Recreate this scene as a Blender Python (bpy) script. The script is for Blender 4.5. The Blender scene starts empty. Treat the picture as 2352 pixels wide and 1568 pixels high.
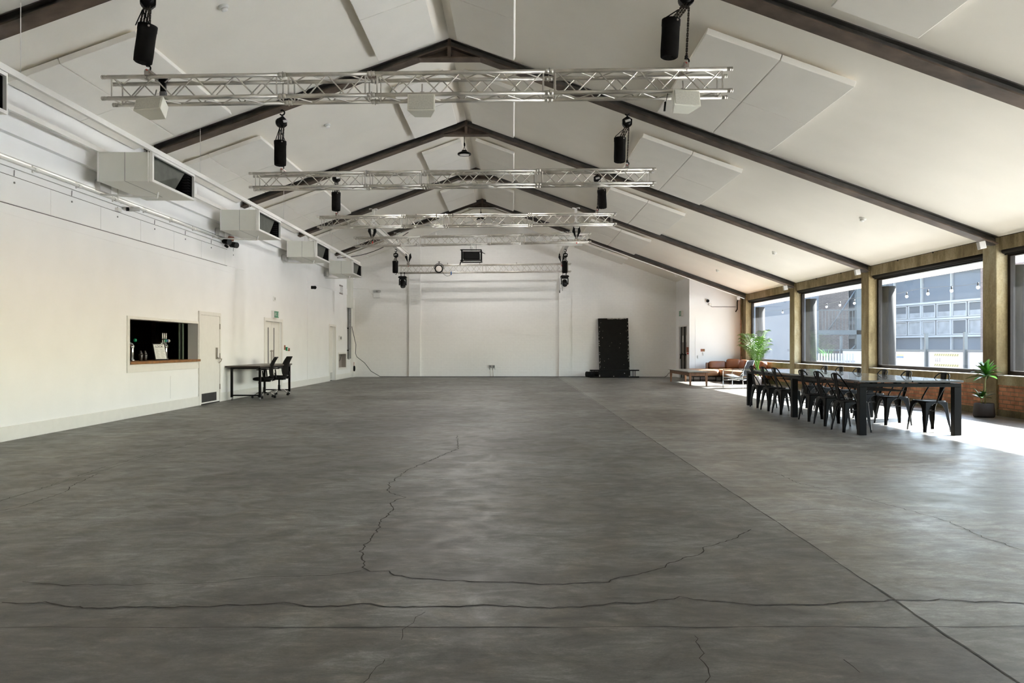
import bpy, math, random
from mathutils import Vector, Matrix
random.seed(7)
C = bpy.context.scene.collection
PI = math.pi
R = math.radians
H0 = 1.25            # eye height
FP = 1800.0          # focal length in pixels of the 2352 px frame
CX, CY = 1178.0, 797.0
RX, RZ, K = -1.16, 6.88, 0.3605      # ridge position, ridge height, roof pitch
XL, XR, YB, YN = -6.75, 8.85, 33.0, -6.0
BAY = 5.13
COLS = [14.51 + BAY * i for i in range(-4, 4)]
def roofz(x): return RZ - K * abs(x - RX)
def onfloor(px, py, z=0.0):
    d = (H0 - z) * FP / (py - CY); return ((px - CX) / FP * d, d)
def onleft(px, py, x=XL):
    d = x * FP / (px - CX); return (d, H0 - (py - CY) * d / FP)
def at(px, py, d): return Vector(((px - CX) / FP * d, d, H0 - (py - CY) * d / FP))

# ------------------------------------------------------------------ materials
def _nt(name):
    m = bpy.data.materials.new(name); m.use_nodes = True
    nt = m.node_tree; b = nt.nodes['Principled BSDF']; return m, nt, b
def N(nt, t, **kw):
    n = nt.nodes.new(t)
    for k, v in kw.items():
        if hasattr(n, k): setattr(n, k, v)
        else: n.inputs[k].default_value = v
    return n
def ramp(nt, fac, stops):
    r = nt.nodes.new('ShaderNodeValToRGB'); e = r.color_ramp.elements
    while len(e) < len(stops): e.new(0.5)
    for i, (p, c) in enumerate(stops):
        e[i].position = p; e[i].color = (*c, 1) if len(c) == 3 else c
    nt.links.new(fac, r.inputs[0]); return r.outputs[0]
def mat(name, col, rough=0.5, metal=0.0, var=0.0, scale=8.0, bump=0.0, bscale=60.0, spec=0.5, emit=None, coat=0.0):
    m, nt, b = _nt(name)
    b.inputs['Base Color'].default_value = (*col, 1)
    b.inputs['Roughness'].default_value = rough
    b.inputs['Metallic'].default_value = metal
    b.inputs['Specular IOR Level'].default_value = spec
    if coat: b.inputs['Coat Weight'].default_value = coat
    tc = N(nt, 'ShaderNodeTexCoord')
    n = N(nt, 'ShaderNodeTexNoise'); n.inputs['Scale'].default_value = scale; n.inputs['Detail'].default_value = 5
    nt.links.new(tc.outputs['Object'], n.inputs['Vector'])
    v = max(var, 0.02)
    lo = tuple(max(0, c * (1 - v)) for c in col); hi = tuple(min(1, c * (1 + v)) for c in col)
    nt.links.new(ramp(nt, n.outputs['Fac'], [(0.3, lo), (0.7, hi)]), b.inputs['Base Color'])
    if bump:
        n2 = N(nt, 'ShaderNodeTexNoise'); n2.inputs['Scale'].default_value = bscale
        nt.links.new(tc.outputs['Object'], n2.inputs['Vector'])
        bp = N(nt, 'ShaderNodeBump'); bp.inputs['Strength'].default_value = bump; bp.inputs['Distance'].default_value = 0.01
        nt.links.new(n2.outputs['Fac'], bp.inputs['Height']); nt.links.new(bp.outputs[0], b.inputs['Normal'])
    if emit:
        b.inputs['Emission Color'].default_value = (*emit[0], 1); b.inputs['Emission Strength'].default_value = emit[1]
    return m
def brick_mat(name, c1, c2, mortar, bump=0.4, axis='YZ', rough=0.85, w=0.225, h=0.075, ms=0.010, mix=None):
    m, nt, b = _nt(name)
    tc = N(nt, 'ShaderNodeTexCoord'); sp = N(nt, 'ShaderNodeSeparateXYZ'); cb = N(nt, 'ShaderNodeCombineXYZ')
    nt.links.new(tc.outputs['Object'], sp.inputs[0])
    nt.links.new(sp.outputs[axis[0]], cb.inputs[0]); nt.links.new(sp.outputs[axis[1]], cb.inputs[1])
    br = N(nt, 'ShaderNodeTexBrick'); br.offset = 0.5
    for k, v in (('Color1', (*c1, 1)), ('Color2', (*c2, 1)), ('Mortar', (*mortar, 1)), ('Scale', 1.0), ('Mortar Size', ms),
                 ('Mortar Smooth', 0.3), ('Bias', 0.0), ('Brick Width', w), ('Row Height', h)): br.inputs[k].default_value = v
    nt.links.new(cb.outputs[0], br.inputs['Vector'])
    n = N(nt, 'ShaderNodeTexNoise'); n.inputs['Scale'].default_value = 9; n.inputs['Detail'].default_value = 6
    nt.links.new(tc.outputs['Object'], n.inputs['Vector'])
    mx = N(nt, 'ShaderNodeMixRGB', blend_type='MULTIPLY'); mx.inputs[0].default_value = 1.0
    nt.links.new(br.outputs['Color'], mx.inputs[1])
    v = mix or 0.25
    nt.links.new(ramp(nt, n.outputs['Fac'], [(0.3, (1 - v,) * 3), (0.65, (1, 1, 1))]), mx.inputs[2])
    nt.links.new(mx.outputs[0], b.inputs['Base Color']); b.inputs['Roughness'].default_value = rough
    bp = N(nt, 'ShaderNodeBump'); bp.inputs['Strength'].default_value = bump; bp.inputs['Distance'].default_value = 0.006; bp.invert = True
    nt.links.new(br.outputs['Fac'], bp.inputs['Height']); nt.links.new(bp.outputs[0], b.inputs['Normal'])
    return m
def floor_mat():
    m, nt, b = _nt('polished_concrete')
    L = nt.links.new
    geo = N(nt, 'ShaderNodeNewGeometry')
    def noise(scale, detail, dist=0.0, sx=1.0, sy=1.0, rough=0.55):
        mp = N(nt, 'ShaderNodeMapping'); mp.inputs['Scale'].default_value = (sx, sy, 1)
        L(geo.outputs['Position'], mp.inputs['Vector'])
        n = N(nt, 'ShaderNodeTexNoise'); n.inputs['Scale'].default_value = scale; n.inputs['Detail'].default_value = detail
        n.inputs['Distortion'].default_value = dist; n.inputs['Roughness'].default_value = rough
        L(mp.outputs[0], n.inputs['Vector']); return n.outputs['Fac']
    def mul(a, bb, f=1.0, mode='MULTIPLY'):
        x = N(nt, 'ShaderNodeMixRGB', blend_type=mode); x.inputs[0].default_value = f
        L(a, x.inputs[1]); L(bb, x.inputs[2]); return x.outputs[0]
    big = ramp(nt, noise(0.55, 6, 0.6), [(0.34, (0.051, 0.047, 0.041)), (0.5, (0.088, 0.086, 0.081)), (0.66, (0.134, 0.135, 0.134))])
    mid = ramp(nt, noise(2.6, 10, 1.4, 0.75, 1.3, 0.72), [(0.36, (0.50, 0.47, 0.43)), (0.5, (0.96, 0.96, 0.95)), (0.64, (1.50, 1.52, 1.55))])
    mid2 = ramp(nt, noise(8.5, 8, 1.0, 0.5, 1.5, 0.75), [(0.36, (0.66, 0.65, 0.63)), (0.5, (0.98, 0.98, 0.98)), (0.64, (1.36, 1.37, 1.38))])
    fine = ramp(nt, noise(34, 6, 0.4, 0.6, 1.3, 0.75), [(0.33, (0.78, 0.78, 0.77)), (0.67, (1.20, 1.20, 1.20))])
    streak = ramp(nt, noise(5.5, 5, 2.2, 0.45, 1.8, 0.6), [(0.42, (1, 1, 1)), (0.58, (1.10, 1.10, 1.10)), (0.66, (1.20, 1.20, 1.19)), (0.8, (1, 1, 1))])
    stain = ramp(nt, noise(1.15, 7, 1.6, 1, 1, 0.7), [(0.46, (1, 1, 1)), (0.58, (0.86, 0.79, 0.69)), (0.72, (0.64, 0.56, 0.45))])
    spots = ramp(nt, noise(60, 3, 0.0), [(0.70, (1, 1, 1)), (0.76, (0.55, 0.5, 0.45))])
    grain = ramp(nt, noise(120, 4, 0.0, 0.7, 1.2, 0.7), [(0.36, (0.80, 0.80, 0.79)), (0.64, (1.22, 1.22, 1.22))])
    # fine curved trowel scuffs
    mp2 = N(nt, 'ShaderNodeMapping'); L(geo.outputs['Position'], mp2.inputs['Vector'])
    wv = N(nt, 'ShaderNodeTexWave', wave_type='RINGS'); wv.inputs['Scale'].default_value = 3.2; wv.inputs['Distortion'].default_value = 14; wv.inputs['Detail'].default_value = 4; wv.inputs['Detail Scale'].default_value = 0.8
    L(mp2.outputs[0], wv.inputs['Vector'])
    arcs = ramp(nt, wv.outputs['Fac'], [(0.86, (0, 0, 0)), (0.97, (1, 1, 1))])
    gate = ramp(nt, noise(1.6, 5, 0.8), [(0.52, (0, 0, 0)), (0.62, (1, 1, 1))])
    sc = mul(arcs, gate)
    scuff = ramp(nt, sc, [(0.0, (1, 1, 1)), (1.0, (1.35, 1.35, 1.36))])
    col = mul(mul(mul(mul(mul(mul(mul(mul(big, mid), mid2), fine), streak), stain), spots), grain), scuff)
    # cast joints: one side of the long joint is slightly paler, lightened further to mimic window light
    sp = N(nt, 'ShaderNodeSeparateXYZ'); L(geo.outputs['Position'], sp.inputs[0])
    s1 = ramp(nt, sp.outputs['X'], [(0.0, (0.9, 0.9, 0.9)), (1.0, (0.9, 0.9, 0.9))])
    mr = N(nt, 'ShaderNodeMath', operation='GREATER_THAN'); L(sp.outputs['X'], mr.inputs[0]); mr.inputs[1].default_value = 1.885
    pour_window_light = ramp(nt, mr.outputs[0], [(0.0, (0.97, 0.96, 0.94)), (1.0, (1.32, 1.315, 1.29))])
    col = mul(col, pour_window_light)
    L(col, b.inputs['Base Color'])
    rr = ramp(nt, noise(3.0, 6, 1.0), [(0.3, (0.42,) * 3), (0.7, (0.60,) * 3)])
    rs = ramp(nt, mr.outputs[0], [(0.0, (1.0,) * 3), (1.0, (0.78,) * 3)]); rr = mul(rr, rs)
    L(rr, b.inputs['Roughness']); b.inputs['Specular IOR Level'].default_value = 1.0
    bp = N(nt, 'ShaderNodeBump'); bp.inputs['Strength'].default_value = 0.08; bp.inputs['Distance'].default_value = 0.01
    L(noise(7, 6, 0.5), bp.inputs['Height']); L(bp.outputs[0], b.inputs['Normal'])
    return m
def concrete_mat(name, c1, c2, c3, s=2.2):
    m, nt, b = _nt(name); L = nt.links.new
    tc = N(nt, 'ShaderNodeTexCoord'); mp = N(nt, 'ShaderNodeMapping'); mp.inputs['Scale'].default_value = (1, 1, 0.35)
    L(tc.outputs['Object'], mp.inputs['Vector'])
    n = N(nt, 'ShaderNodeTexNoise'); n.inputs['Scale'].default_value = s; n.inputs['Detail'].default_value = 9; n.inputs['Roughness'].default_value = 0.7
    L(mp.outputs[0], n.inputs['Vector'])
    n2 = N(nt, 'ShaderNodeTexNoise'); n2.inputs['Scale'].default_value = 30; n2.inputs['Detail'].default_value = 4
    L(tc.outputs['Object'], n2.inputs['Vector'])
    mx = N(nt, 'ShaderNodeMixRGB', blend_type='MULTIPLY'); mx.inputs[0].default_value = 1.0
    L(ramp(nt, n.outputs['Fac'], [(0.36, c1), (0.5, c2), (0.64, c3)]), mx.inputs[1])
    L(ramp(nt, n2.outputs['Fac'], [(0.32, (0.86,) * 3), (0.62, (1.04,) * 3)]), mx.inputs[2])
    L(mx.outputs[0], b.inputs['Base Color']); b.inputs['Roughness'].default_value = 0.9
    bp = N(nt, 'ShaderNodeBump'); bp.inputs['Strength'].default_value = 0.3; bp.inputs['Distance'].default_value = 0.006
    L(n2.outputs['Fac'], bp.inputs['Height']); L(bp.outputs[0], b.inputs['Normal'])
    return m
def dusty_glass(name, dust, scratch=0.5):
    m = bpy.data.materials.new(name); m.use_nodes = True; nt = m.node_tree; L = nt.links.new
    for n in list(nt.nodes): nt.nodes.remove(n)
    out = N(nt, 'ShaderNodeOutputMaterial')
    tr = N(nt, 'ShaderNodeBsdfTransparent'); tr.inputs[0].default_value = (0.93, 0.96, 0.97, 1)
    tl = N(nt, 'ShaderNodeBsdfTranslucent'); tl.inputs[0].default_value = (0.86, 0.91, 0.96, 1)
    gl = N(nt, 'ShaderNodeBsdfGlossy'); gl.inputs['Roughness'].default_value = 0.03
    tc = N(nt, 'ShaderNodeTexCoord'); mp = N(nt, 'ShaderNodeMapping'); mp.inputs['Scale'].default_value = (1, 1.6, 0.5)
    L(tc.outputs['Object'], mp.inputs['Vector'])
    n = N(nt, 'ShaderNodeTexNoise'); n.inputs['Scale'].default_value = 2.6; n.inputs['Detail'].default_value = 9; n.inputs['Roughness'].default_value = 0.65
    n.inputs['Distortion'].default_value = 0.8
    L(mp.outputs[0], n.inputs['Vector'])
    a = N(nt, 'ShaderNodeMapRange'); L(n.outputs['Fac'], a.inputs[0])
    a.inputs[1].default_value = 0.3; a.inputs[2].default_value = 0.75; a.inputs[3].default_value = dust * (1 - scratch * 0.5); a.inputs[4].default_value = min(0.95, dust * (1 + scratch))
    m1 = N(nt, 'ShaderNodeMixShader'); L(a.outputs[0], m1.inputs[0]); L(tr.outputs[0], m1.inputs[1]); L(tl.outputs[0], m1.inputs[2])
    m2 = N(nt, 'ShaderNodeMixShader'); m2.inputs[0].default_value = 0.05; L(m1.outputs[0], m2.inputs[1]); L(gl.outputs[0], m2.inputs[2])
    L(m2.outputs[0], out.inputs[0]); return m

M = {}
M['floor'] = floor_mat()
M['ceil'] = mat('ceiling_lining', (0.90, 0.862, 0.79), 0.85, var=0.015, scale=1.2, bump=0.05, bscale=3)
M['acoustic'] = mat('acoustic_fabric', (0.90, 0.87, 0.815), 0.95, var=0.012, scale=2.0, bump=0.12, bscale=6)
M['wall'] = mat('white_plaster', (0.88, 0.875, 0.872), 0.8, var=0.012, scale=1.5, bump=0.02)
M['dimfront'] = mat('light_absorbing_front_wall', (0.12, 0.115, 0.11), 0.9)  # dark finish made up to absorb light behind the camera
M['taupe'] = mat('grey_brown_board', (0.30, 0.265, 0.245), 0.7)
M['wbrick'] = brick_mat('painted_brick', (0.90, 0.885, 0.86), (0.89, 0.875, 0.85), (0.878, 0.863, 0.835), 0.30, 'XZ', 0.75, mix=0.03)
M['rbrick'] = brick_mat('red_brick', (0.56, 0.235, 0.115), (0.38, 0.145, 0.07), (0.27, 0.18, 0.10), 0.8, 'YZ', 0.9, mix=0.35)
M['rbrick_front'] = brick_mat('red_brick_front', (0.52, 0.19, 0.085), (0.40, 0.13, 0.06), (0.30, 0.19, 0.10), 0.8, 'XZ', 0.9, mix=0.35)
M['conc'] = concrete_mat('raw_concrete', (0.12, 0.085, 0.035), (0.24, 0.185, 0.095), (0.38, 0.33, 0.22), 1.1)
M['conc2'] = concrete_mat('raw_concrete_dark', (0.11, 0.08, 0.035), (0.21, 0.16, 0.08), (0.33, 0.27, 0.17))
M['plinth'] = concrete_mat('brick_plinth', (0.09, 0.075, 0.04), (0.15, 0.12, 0.06), (0.22, 0.17, 0.09), 5)
M['steel'] = mat('rusty_steel', (0.092, 0.064, 0.046), 0.65, 0.1, var=0.55, scale=3.2, bump=0.1)
M['galv'] = mat('dull_steel_web', (0.085, 0.078, 0.07), 0.55, 0.3, var=0.25, scale=5)
M['alu'] = mat('truss_aluminium', (0.58, 0.545, 0.49), 0.42, 0.65, var=0.18, scale=5)
M['black'] = mat('black_paint', (0.006, 0.0056, 0.0052), 0.45, var=0.1, spec=0.16)
M['blackm'] = mat('matt_black', (0.009, 0.0085, 0.008), 0.8, var=0.2, spec=0.2)
M['bag'] = mat('chain_bag_fabric', (0.006, 0.005, 0.0045), 0.85, var=0.4, scale=14, bump=0.3, bscale=20, spec=0.15)
M['chain'] = mat('chain_steel', (0.05, 0.04, 0.03), 0.45, 0.6)
M['red'] = mat('red_paint', (0.65, 0.04, 0.03), 0.5)
M['cream'] = mat('cream_metal', (0.74, 0.72, 0.63), 0.5, var=0.03, scale=2)
M['duct'] = mat('duct_white', (0.70, 0.695, 0.63), 0.45, var=0.02, scale=2)
M['white'] = mat('white_paint', (0.80, 0.78, 0.74), 0.5)
M['whitep'] = mat('white_plastic', (0.80, 0.79, 0.76), 0.4)
M['grey'] = mat('grey_metal', (0.20, 0.20, 0.20), 0.5, 0.3)
M['lgrey'] = mat('light_grey', (0.5, 0.49, 0.47), 0.5)
M['ductin'] = mat('duct_inside', (0.075, 0.08, 0.065), 0.5, 0.3, var=0.2)
M['darkchrome'] = mat('dark_metal', (0.10, 0.095, 0.09), 0.25, 0.9)
M['chrome'] = mat('chrome', (0.75, 0.75, 0.75), 0.12, 1.0)
M['brushed'] = mat('brushed_steel', (0.42, 0.38, 0.34), 0.35, 0.9)
M['kick'] = mat('dark_kick_plate', (0.10, 0.10, 0.10), 0.35, 0.7, var=0.2)
M['tabletop'] = mat('black_glass_top', (0.035, 0.037, 0.040), 0.30, spec=0.9, coat=1.0)
M['wood'] = mat('oiled_hardwood', (0.27, 0.12, 0.035), 0.45, var=0.35, scale=7)
M['oldwood'] = mat('old_brown_wood', (0.22, 0.10, 0.045), 0.55, var=0.35, scale=9)
M['worn'] = mat('worn_grey_tabletop', (0.20, 0.19, 0.165), 0.4, var=0.35, scale=7)
M['dwood'] = mat('dark_desk_top', (0.06, 0.045, 0.035), 0.4, var=0.2)
M['leather'] = mat('tan_leather', (0.19, 0.066, 0.024), 0.42, var=0.15, scale=4, bump=0.05, bscale=40)
M['leather2'] = mat('tan_leather_seat', (0.30, 0.145, 0.066), 0.45, var=0.1, scale=3)
M['sling'] = mat('black_leather', (0.03, 0.032, 0.036), 0.4, var=0.1)
M['mesh'] = mat('black_mesh', (0.010, 0.009, 0.008), 0.8, var=0.3, scale=40, spec=0.1)
M['board'] = mat('black_stage_board', (0.009, 0.008, 0.0065), 0.7, var=0.2, scale=6, spec=0.15)
M['scuff'] = mat('scuffed_pale', (0.45, 0.42, 0.36), 0.8)
M['green'] = mat('exit_green', (0.0, 0.24, 0.11), 0.4)
M['ink'] = mat('dark_ink', (0.05, 0.05, 0.05), 0.7)
M['paper'] = mat('white_paper', (0.80, 0.80, 0.77), 0.7)
M['blind'] = mat('dark_blind', (0.010, 0.008, 0.0065), 0.6, spec=0.15)
M['frame'] = mat('dark_window_frame', (0.010, 0.0065, 0.0045), 0.5, spec=0.15)
M['sillmetal'] = mat('pale_sill', (0.62, 0.57, 0.50), 0.5)
M['leafp'] = mat('palm_leaf', (0.075, 0.17, 0.012), 0.45, var=0.4, scale=6)
M['leafd'] = mat('dracaena_leaf', (0.032, 0.11, 0.012), 0.3, var=0.45, scale=9)
M['stem'] = mat('plant_stem', (0.26, 0.22, 0.08), 0.7, var=0.3)
M['soil'] = mat('soil', (0.03, 0.02, 0.012), 0.95)
M['potd'] = mat('dark_pot', (0.045, 0.038, 0.036), 0.75, var=0.1)
M['potw'] = mat('pale_pot', (0.55, 0.50, 0.47), 0.6)
M['crack'] = mat('crack_fill', (0.030, 0.024, 0.018), 0.9)
M['jointm'] = mat('joint_fill', (0.055, 0.05, 0.043), 0.9, var=0.4, scale=20)
M['barwall'] = mat('bar_dark_wall', (0.30, 0.22, 0.13), 0.8, var=0.2)
M['glassg'] = mat('green_glass_edge', (0.28, 0.36, 0.28), 0.2)
M['lampglass'] = mat('lamp_lens', (0.75, 0.68, 0.62), 0.15)
M['diffuser'] = mat('lamp_diffuser', (0.78, 0.76, 0.72), 0.4)
M['blue'] = mat('blue_plug', (0.03, 0.10, 0.25), 0.5)
M['yellow'] = mat('yellow', (0.62, 0.56, 0.10), 0.6)
M['grille'] = mat('speaker_grille', (0.56, 0.54, 0.47), 0.65, var=0.1, scale=60)
M['brownred'] = mat('red_brown', (0.30, 0.10, 0.06), 0.6)
M['doorg'] = mat('grey_door', (0.16, 0.145, 0.12), 0.5)
M['bouncecut'] = mat('added_bounce_cut_strip', (0.13, 0.12, 0.11), 0.9, var=0.15)
M['yard'] = mat('yard_concrete', (0.74, 0.72, 0.69), 0.9, var=0.15, scale=0.7)
M['clad'] = mat('grey_cladding', (0.062, 0.070, 0.082), 0.7, var=0.06, scale=1)
M['hoard'] = mat('white_hoarding', (0.27, 0.27, 0.265), 0.6)
M['upvc'] = mat('white_window_frame', (0.22, 0.225, 0.23), 0.5)
M['farglass'] = mat('far_glass', (0.06, 0.066, 0.074), 0.4, spec=0.2)
M['curtain'] = mat('pale_curtain', (0.15, 0.155, 0.16), 0.8, var=0.25, scale=3)
M['extcol'] = mat('exterior_column', (0.008, 0.009, 0.011), 0.8, var=0.2, spec=0.1)
M['fbrick'] = brick_mat('far_brick', (0.085, 0.066, 0.058), (0.11, 0.085, 0.075), (0.17, 0.155, 0.14), 0.3, 'XZ', 0.9)
M['fbrick2'] = brick_mat('far_brick_side', (0.10, 0.065, 0.06), (0.12, 0.08, 0.07), (0.2, 0.18, 0.17), 0.3, 'YZ', 0.9)
M['dsteel'] = mat('dark_fire_escape', (0.03, 0.04, 0.045), 0.6)
M['bulb'] = mat('bulb_glass', (0.30, 0.29, 0.27), 0.15)
M['warnred'] = mat('warning_red', (0.60, 0.10, 0.10), 0.6)
M['extroof'] = mat('pale_roof_edge', (0.45, 0.46, 0.47), 0.6)
M['grass'] = mat('shrub_green', (0.10, 0.22, 0.06), 0.7, var=0.3)

# ------------------------------------------------------------------ mesh builder
class MB:
    def __init__(s): s.v = []; s.f = []; s.mi = []; s.sm = []; s.nb = 0
    def add(s, vs, fs, mi=0, sm=False, T=None):
        o = len(s.v)
        for p in vs:
            p = Vector(p); s.v.append(tuple(T @ p) if T else tuple(p))
        for f in fs: s.f.append(tuple(i + o for i in f)); s.mi.append(mi); s.sm.append(sm)
        return s
    def box(s, x0, x1, y0, y1, z0, z1, T=None, mi=0):
        e = 0.0002 * (s.nb % 6); s.nb += 1      # hairline offset so joined boxes never share a face
        x0 -= e; x1 += e; y0 -= e; y1 += e; z0 -= e; z1 += e
        vs = [(x, y, z) for z in (z0, z1) for y in (y0, y1) for x in (x0, x1)]
        return s.add(vs, [(0, 2, 3, 1), (4, 5, 7, 6), (0, 1, 5, 4), (2, 6, 7, 3), (0, 4, 6, 2), (1, 3, 7, 5)], mi, False, T)
    def cbox(s, c, d, T=None, mi=0):
        return s.box(c[0] - d[0] / 2, c[0] + d[0] / 2, c[1] - d[1] / 2, c[1] + d[1] / 2, c[2] - d[2] / 2, c[2] + d[2] / 2, T, mi)
    def tube(s, pts, r, n=8, mi=0, caps=True, T=None, closed=False):
        pts = [Vector(p) for p in pts]; m = len(pts)
        rs = r if isinstance(r, (list, tuple)) else [r] * m
        vs = []; up = None
        for i, p in enumerate(pts):
            a = pts[i - 1] if (i > 0 or closed) else p; b = pts[(i + 1) % m] if (i < m - 1 or closed) else p
            t = (b - a)
            t = t.normalized() if t.length > 1e-9 else Vector((0, 0, 1))
            if up is None: up = Vector((0, 0, 1)) if abs(t.z) < 0.9 else Vector((1, 0, 0))
            u = (up - t * up.dot(t))
            u = u.normalized() if u.length > 1e-6 else t.orthogonal().normalized()
            w = t.cross(u); up = u
            for k in range(n):
                a_ = 2 * PI * (k + 0.5) / n; vs.append(p + (u * math.cos(a_) + w * math.sin(a_)) * rs[i])
        fs = []
        for i in range(m if closed else m - 1):
            j = (i + 1) % m
            for k in range(n):
                k2 = (k + 1) % n; fs.append((i * n + k, i * n + k2, j * n + k2, j * n + k))
        s.add(vs, fs, mi, n > 4, T)
        if caps and not closed:
            o = len(s.v) - len(vs)
            s.f.append(tuple(o + k for k in reversed(range(n)))); s.mi.append(mi); s.sm.append(False)
            s.f.append(tuple(o + (m - 1) * n + k for k in range(n))); s.mi.append(mi); s.sm.append(False)
        return s
    def lathe(s, prof, n=24, T=None, mi=0, sm=True):
        vs = []; fs = []; m = len(prof)
        for r, z in prof:
            for k in range(n):
                a = 2 * PI * k / n; vs.append((r * math.cos(a), r * math.sin(a), z))
        for i in range(m - 1):
            for k in range(n):
                k2 = (k + 1) % n; fs.append((i * n + k, i * n + k2, (i + 1) * n + k2, (i + 1) * n + k))
        s.add(vs, fs, mi, sm, T); o = len(s.v) - len(vs)
        if prof[0][0] > 1e-5: s.f.append(tuple(o + k for k in reversed(range(n)))); s.mi.append(mi); s.sm.append(False)
        if prof[-1][0] > 1e-5: s.f.append(tuple(o + (m - 1) * n + k for k in range(n))); s.mi.append(mi); s.sm.append(False)
        return s
    def prism(s, poly, d0, d1, axis='Y', T=None, mi=0):
        # poly in the plane across axis: Y -> (x,z), X -> (y,z), Z -> (x,y)
        def P(a, b, d): return {'Y': (a, d, b), 'X': (d, a, b), 'Z': (a, b, d)}[axis]
        n = len(poly); vs = [P(a, b, d0) for a, b in poly] + [P(a, b, d1) for a, b in poly]
        fs = [tuple(range(n)), tuple(reversed(range(n, 2 * n)))] + [(i, i + n, (i + 1) % n + n, (i + 1) % n) for i in range(n)]
        return s.add(vs, fs, mi, False, T)
    def squad(s, c, r, e=0.35, n=20, T=None, mi=0):
        # rounded pillow: superellipsoid
        def f(w, m): return math.copysign(abs(w) ** m, w)
        vs = []; nu, nv = n, n // 2
        for j in range(nv + 1):
            v = -PI / 2 + PI * j / nv
            for i in range(nu):
                u = 2 * PI * i / nu
                vs.append((c[0] + r[0] * f(math.cos(v), e) * f(math.cos(u), e), c[1] + r[1] * f(math.cos(v), e) * f(math.sin(u), e), c[2] + r[2] * f(math.sin(v), e)))
        fs = [(j * nu + i, j * nu + (i + 1) % nu, (j + 1) * nu + (i + 1) % nu, (j + 1) * nu + i) for j in range(nv) for i in range(nu)]
        return s.add(vs, fs, mi, True, T)
    def grid(s, fn, nu, nv, mi=0, T=None, sm=True):
        vs = [fn(i / nu, j / nv) for j in range(nv + 1) for i in range(nu + 1)]
        fs = [(j * (nu + 1) + i, j * (nu + 1) + i + 1, (j + 1) * (nu + 1) + i + 1, (j + 1) * (nu + 1) + i) for j in range(nv) for i in range(nu)]
        return s.add(vs, fs, mi, sm, T)
    def build(s, name, m, parent=None, bevel=0, solid=0):
        me = bpy.data.meshes.new(name); me.from_pydata(s.v, [], s.f); me.validate()
        ms = m if isinstance(m, (list, tuple)) else [m]
        for x in ms: me.materials.append(M[x] if isinstance(x, str) else x)
        if len(me.polygons) == len(s.f):
            for p, i, q in zip(me.polygons, s.mi, s.sm): p.material_index = i; p.use_smooth = q
        me.update()
        o = bpy.data.objects.new(name, me); C.objects.link(o)
        if parent: o.parent = parent
        if solid:
            md = o.modifiers.new('solid', 'SOLIDIFY'); md.thickness = solid; md.offset = 0
        if bevel:
            md = o.modifiers.new('bevel', 'BEVEL'); md.width = bevel; md.segments = 2; md.limit_method = 'ANGLE'; md.angle_limit = R(40)
        return o
def tag(o, label=None, cat=None, group=None, kind=None):
    if label: o['label'] = label
    if cat: o['category'] = cat
    if group: o['group'] = group
    if kind: o['kind'] = kind
    return o
def thing(name, label, cat, loc=(0, 0, 0), rz=0.0, group=None):
    o = bpy.data.objects.new(name, None); C.objects.link(o); o.empty_display_size = 0.1
    o.location = loc; o.rotation_euler = (0, 0, rz); return tag(o, label, cat, group)
def struct(o): o['kind'] = 'structure'; return o
def dup(root, loc=None, rz=None, label=None, group=None):
    r = root.copy(); C.objects.link(r)
    if loc is not None: r.location = loc
    if rz is not None: r.rotation_euler = (0, 0, rz)
    if label: r['label'] = label
    if group: r['group'] = group
    for ch in list(root.children):
        c = ch.copy(); C.objects.link(c); c.parent = r
        for g in list(ch.children):
            d = g.copy(); C.objects.link(d); d.parent = c
    return r
def rot(ax, a): return Matrix.Rotation(a, 4, ax)
def tr(*p): return Matrix.Translation(p)
def text_mesh(txt, size, name, m, parent, T, extrude=0.001):
    cu = bpy.data.curves.new(name, 'FONT'); cu.body = txt; cu.size = size; cu.extrude = extrude; cu.align_x = 'CENTER'; cu.align_y = 'CENTER'
    o = bpy.data.objects.new(name + '_tmp', cu); C.objects.link(o)
    dg = bpy.context.evaluated_depsgraph_get(); me = bpy.data.meshes.new_from_object(o.evaluated_get(dg))
    bpy.data.objects.remove(o); me.transform(T); me.materials.clear(); me.materials.append(M[m])
    q = bpy.data.objects.new(name, me); C.objects.link(q)
    if parent: q.parent = parent
    return q

# ------------------------------------------------------------------ shell
def wall_x(name, x0, x1, y0, y1, z0, z1, holes, m):
    ys = sorted({y0, y1, *[v for h in holes for v in h[:2]]}); zs = sorted({z0, z1, *[v for h in holes for v in h[2:]]})
    b = MB()
    for i in range(len(ys) - 1):
        for j in range(len(zs) - 1):
            cy, cz = (ys[i] + ys[i + 1]) / 2, (zs[j] + zs[j + 1]) / 2
            if any(h[0] < cy < h[1] and h[2] < cz < h[3] for h in holes): continue
            b.box(x0, x1, ys[i], ys[i + 1], zs[j], zs[j + 1])
    return struct(b.build(name, m))
HATCH = (13.78, 16.76, 0.94, 1.75)
BOXH = (30.35, 31.70, 0.44, 0.98)       # open recess low in the left wall near the corner
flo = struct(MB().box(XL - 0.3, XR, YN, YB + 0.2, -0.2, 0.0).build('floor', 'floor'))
wall_x('wall_left', XL - 0.2, XL, YN, YB, 0, 5.05, [HATCH, BOXH, (21.35, 22.85, -0.1, 1.97), (28.85, 29.75, -0.1, 2.02)], 'wall')
bk = MB(); bk.box(XL - 0.2, XR + 0.4, YB, YB + 0.2, 0, 7.1); struct(bk.build('wall_back', 'wbrick'))
pl = MB(); pl.box(-4.36, -3.89, YB - 0.11, YB, 0, 6.4); pl.box(1.94, 2.38, YB - 0.11, YB, 0, 6.4)
struct(pl.build('trim_1', 'wbrick'))
struct(MB().box(XL - 0.2, XR + 0.4, YN - 0.2, YN, 0, 7.1).build('wall_front', 'dimfront'))
ce = MB()
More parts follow.
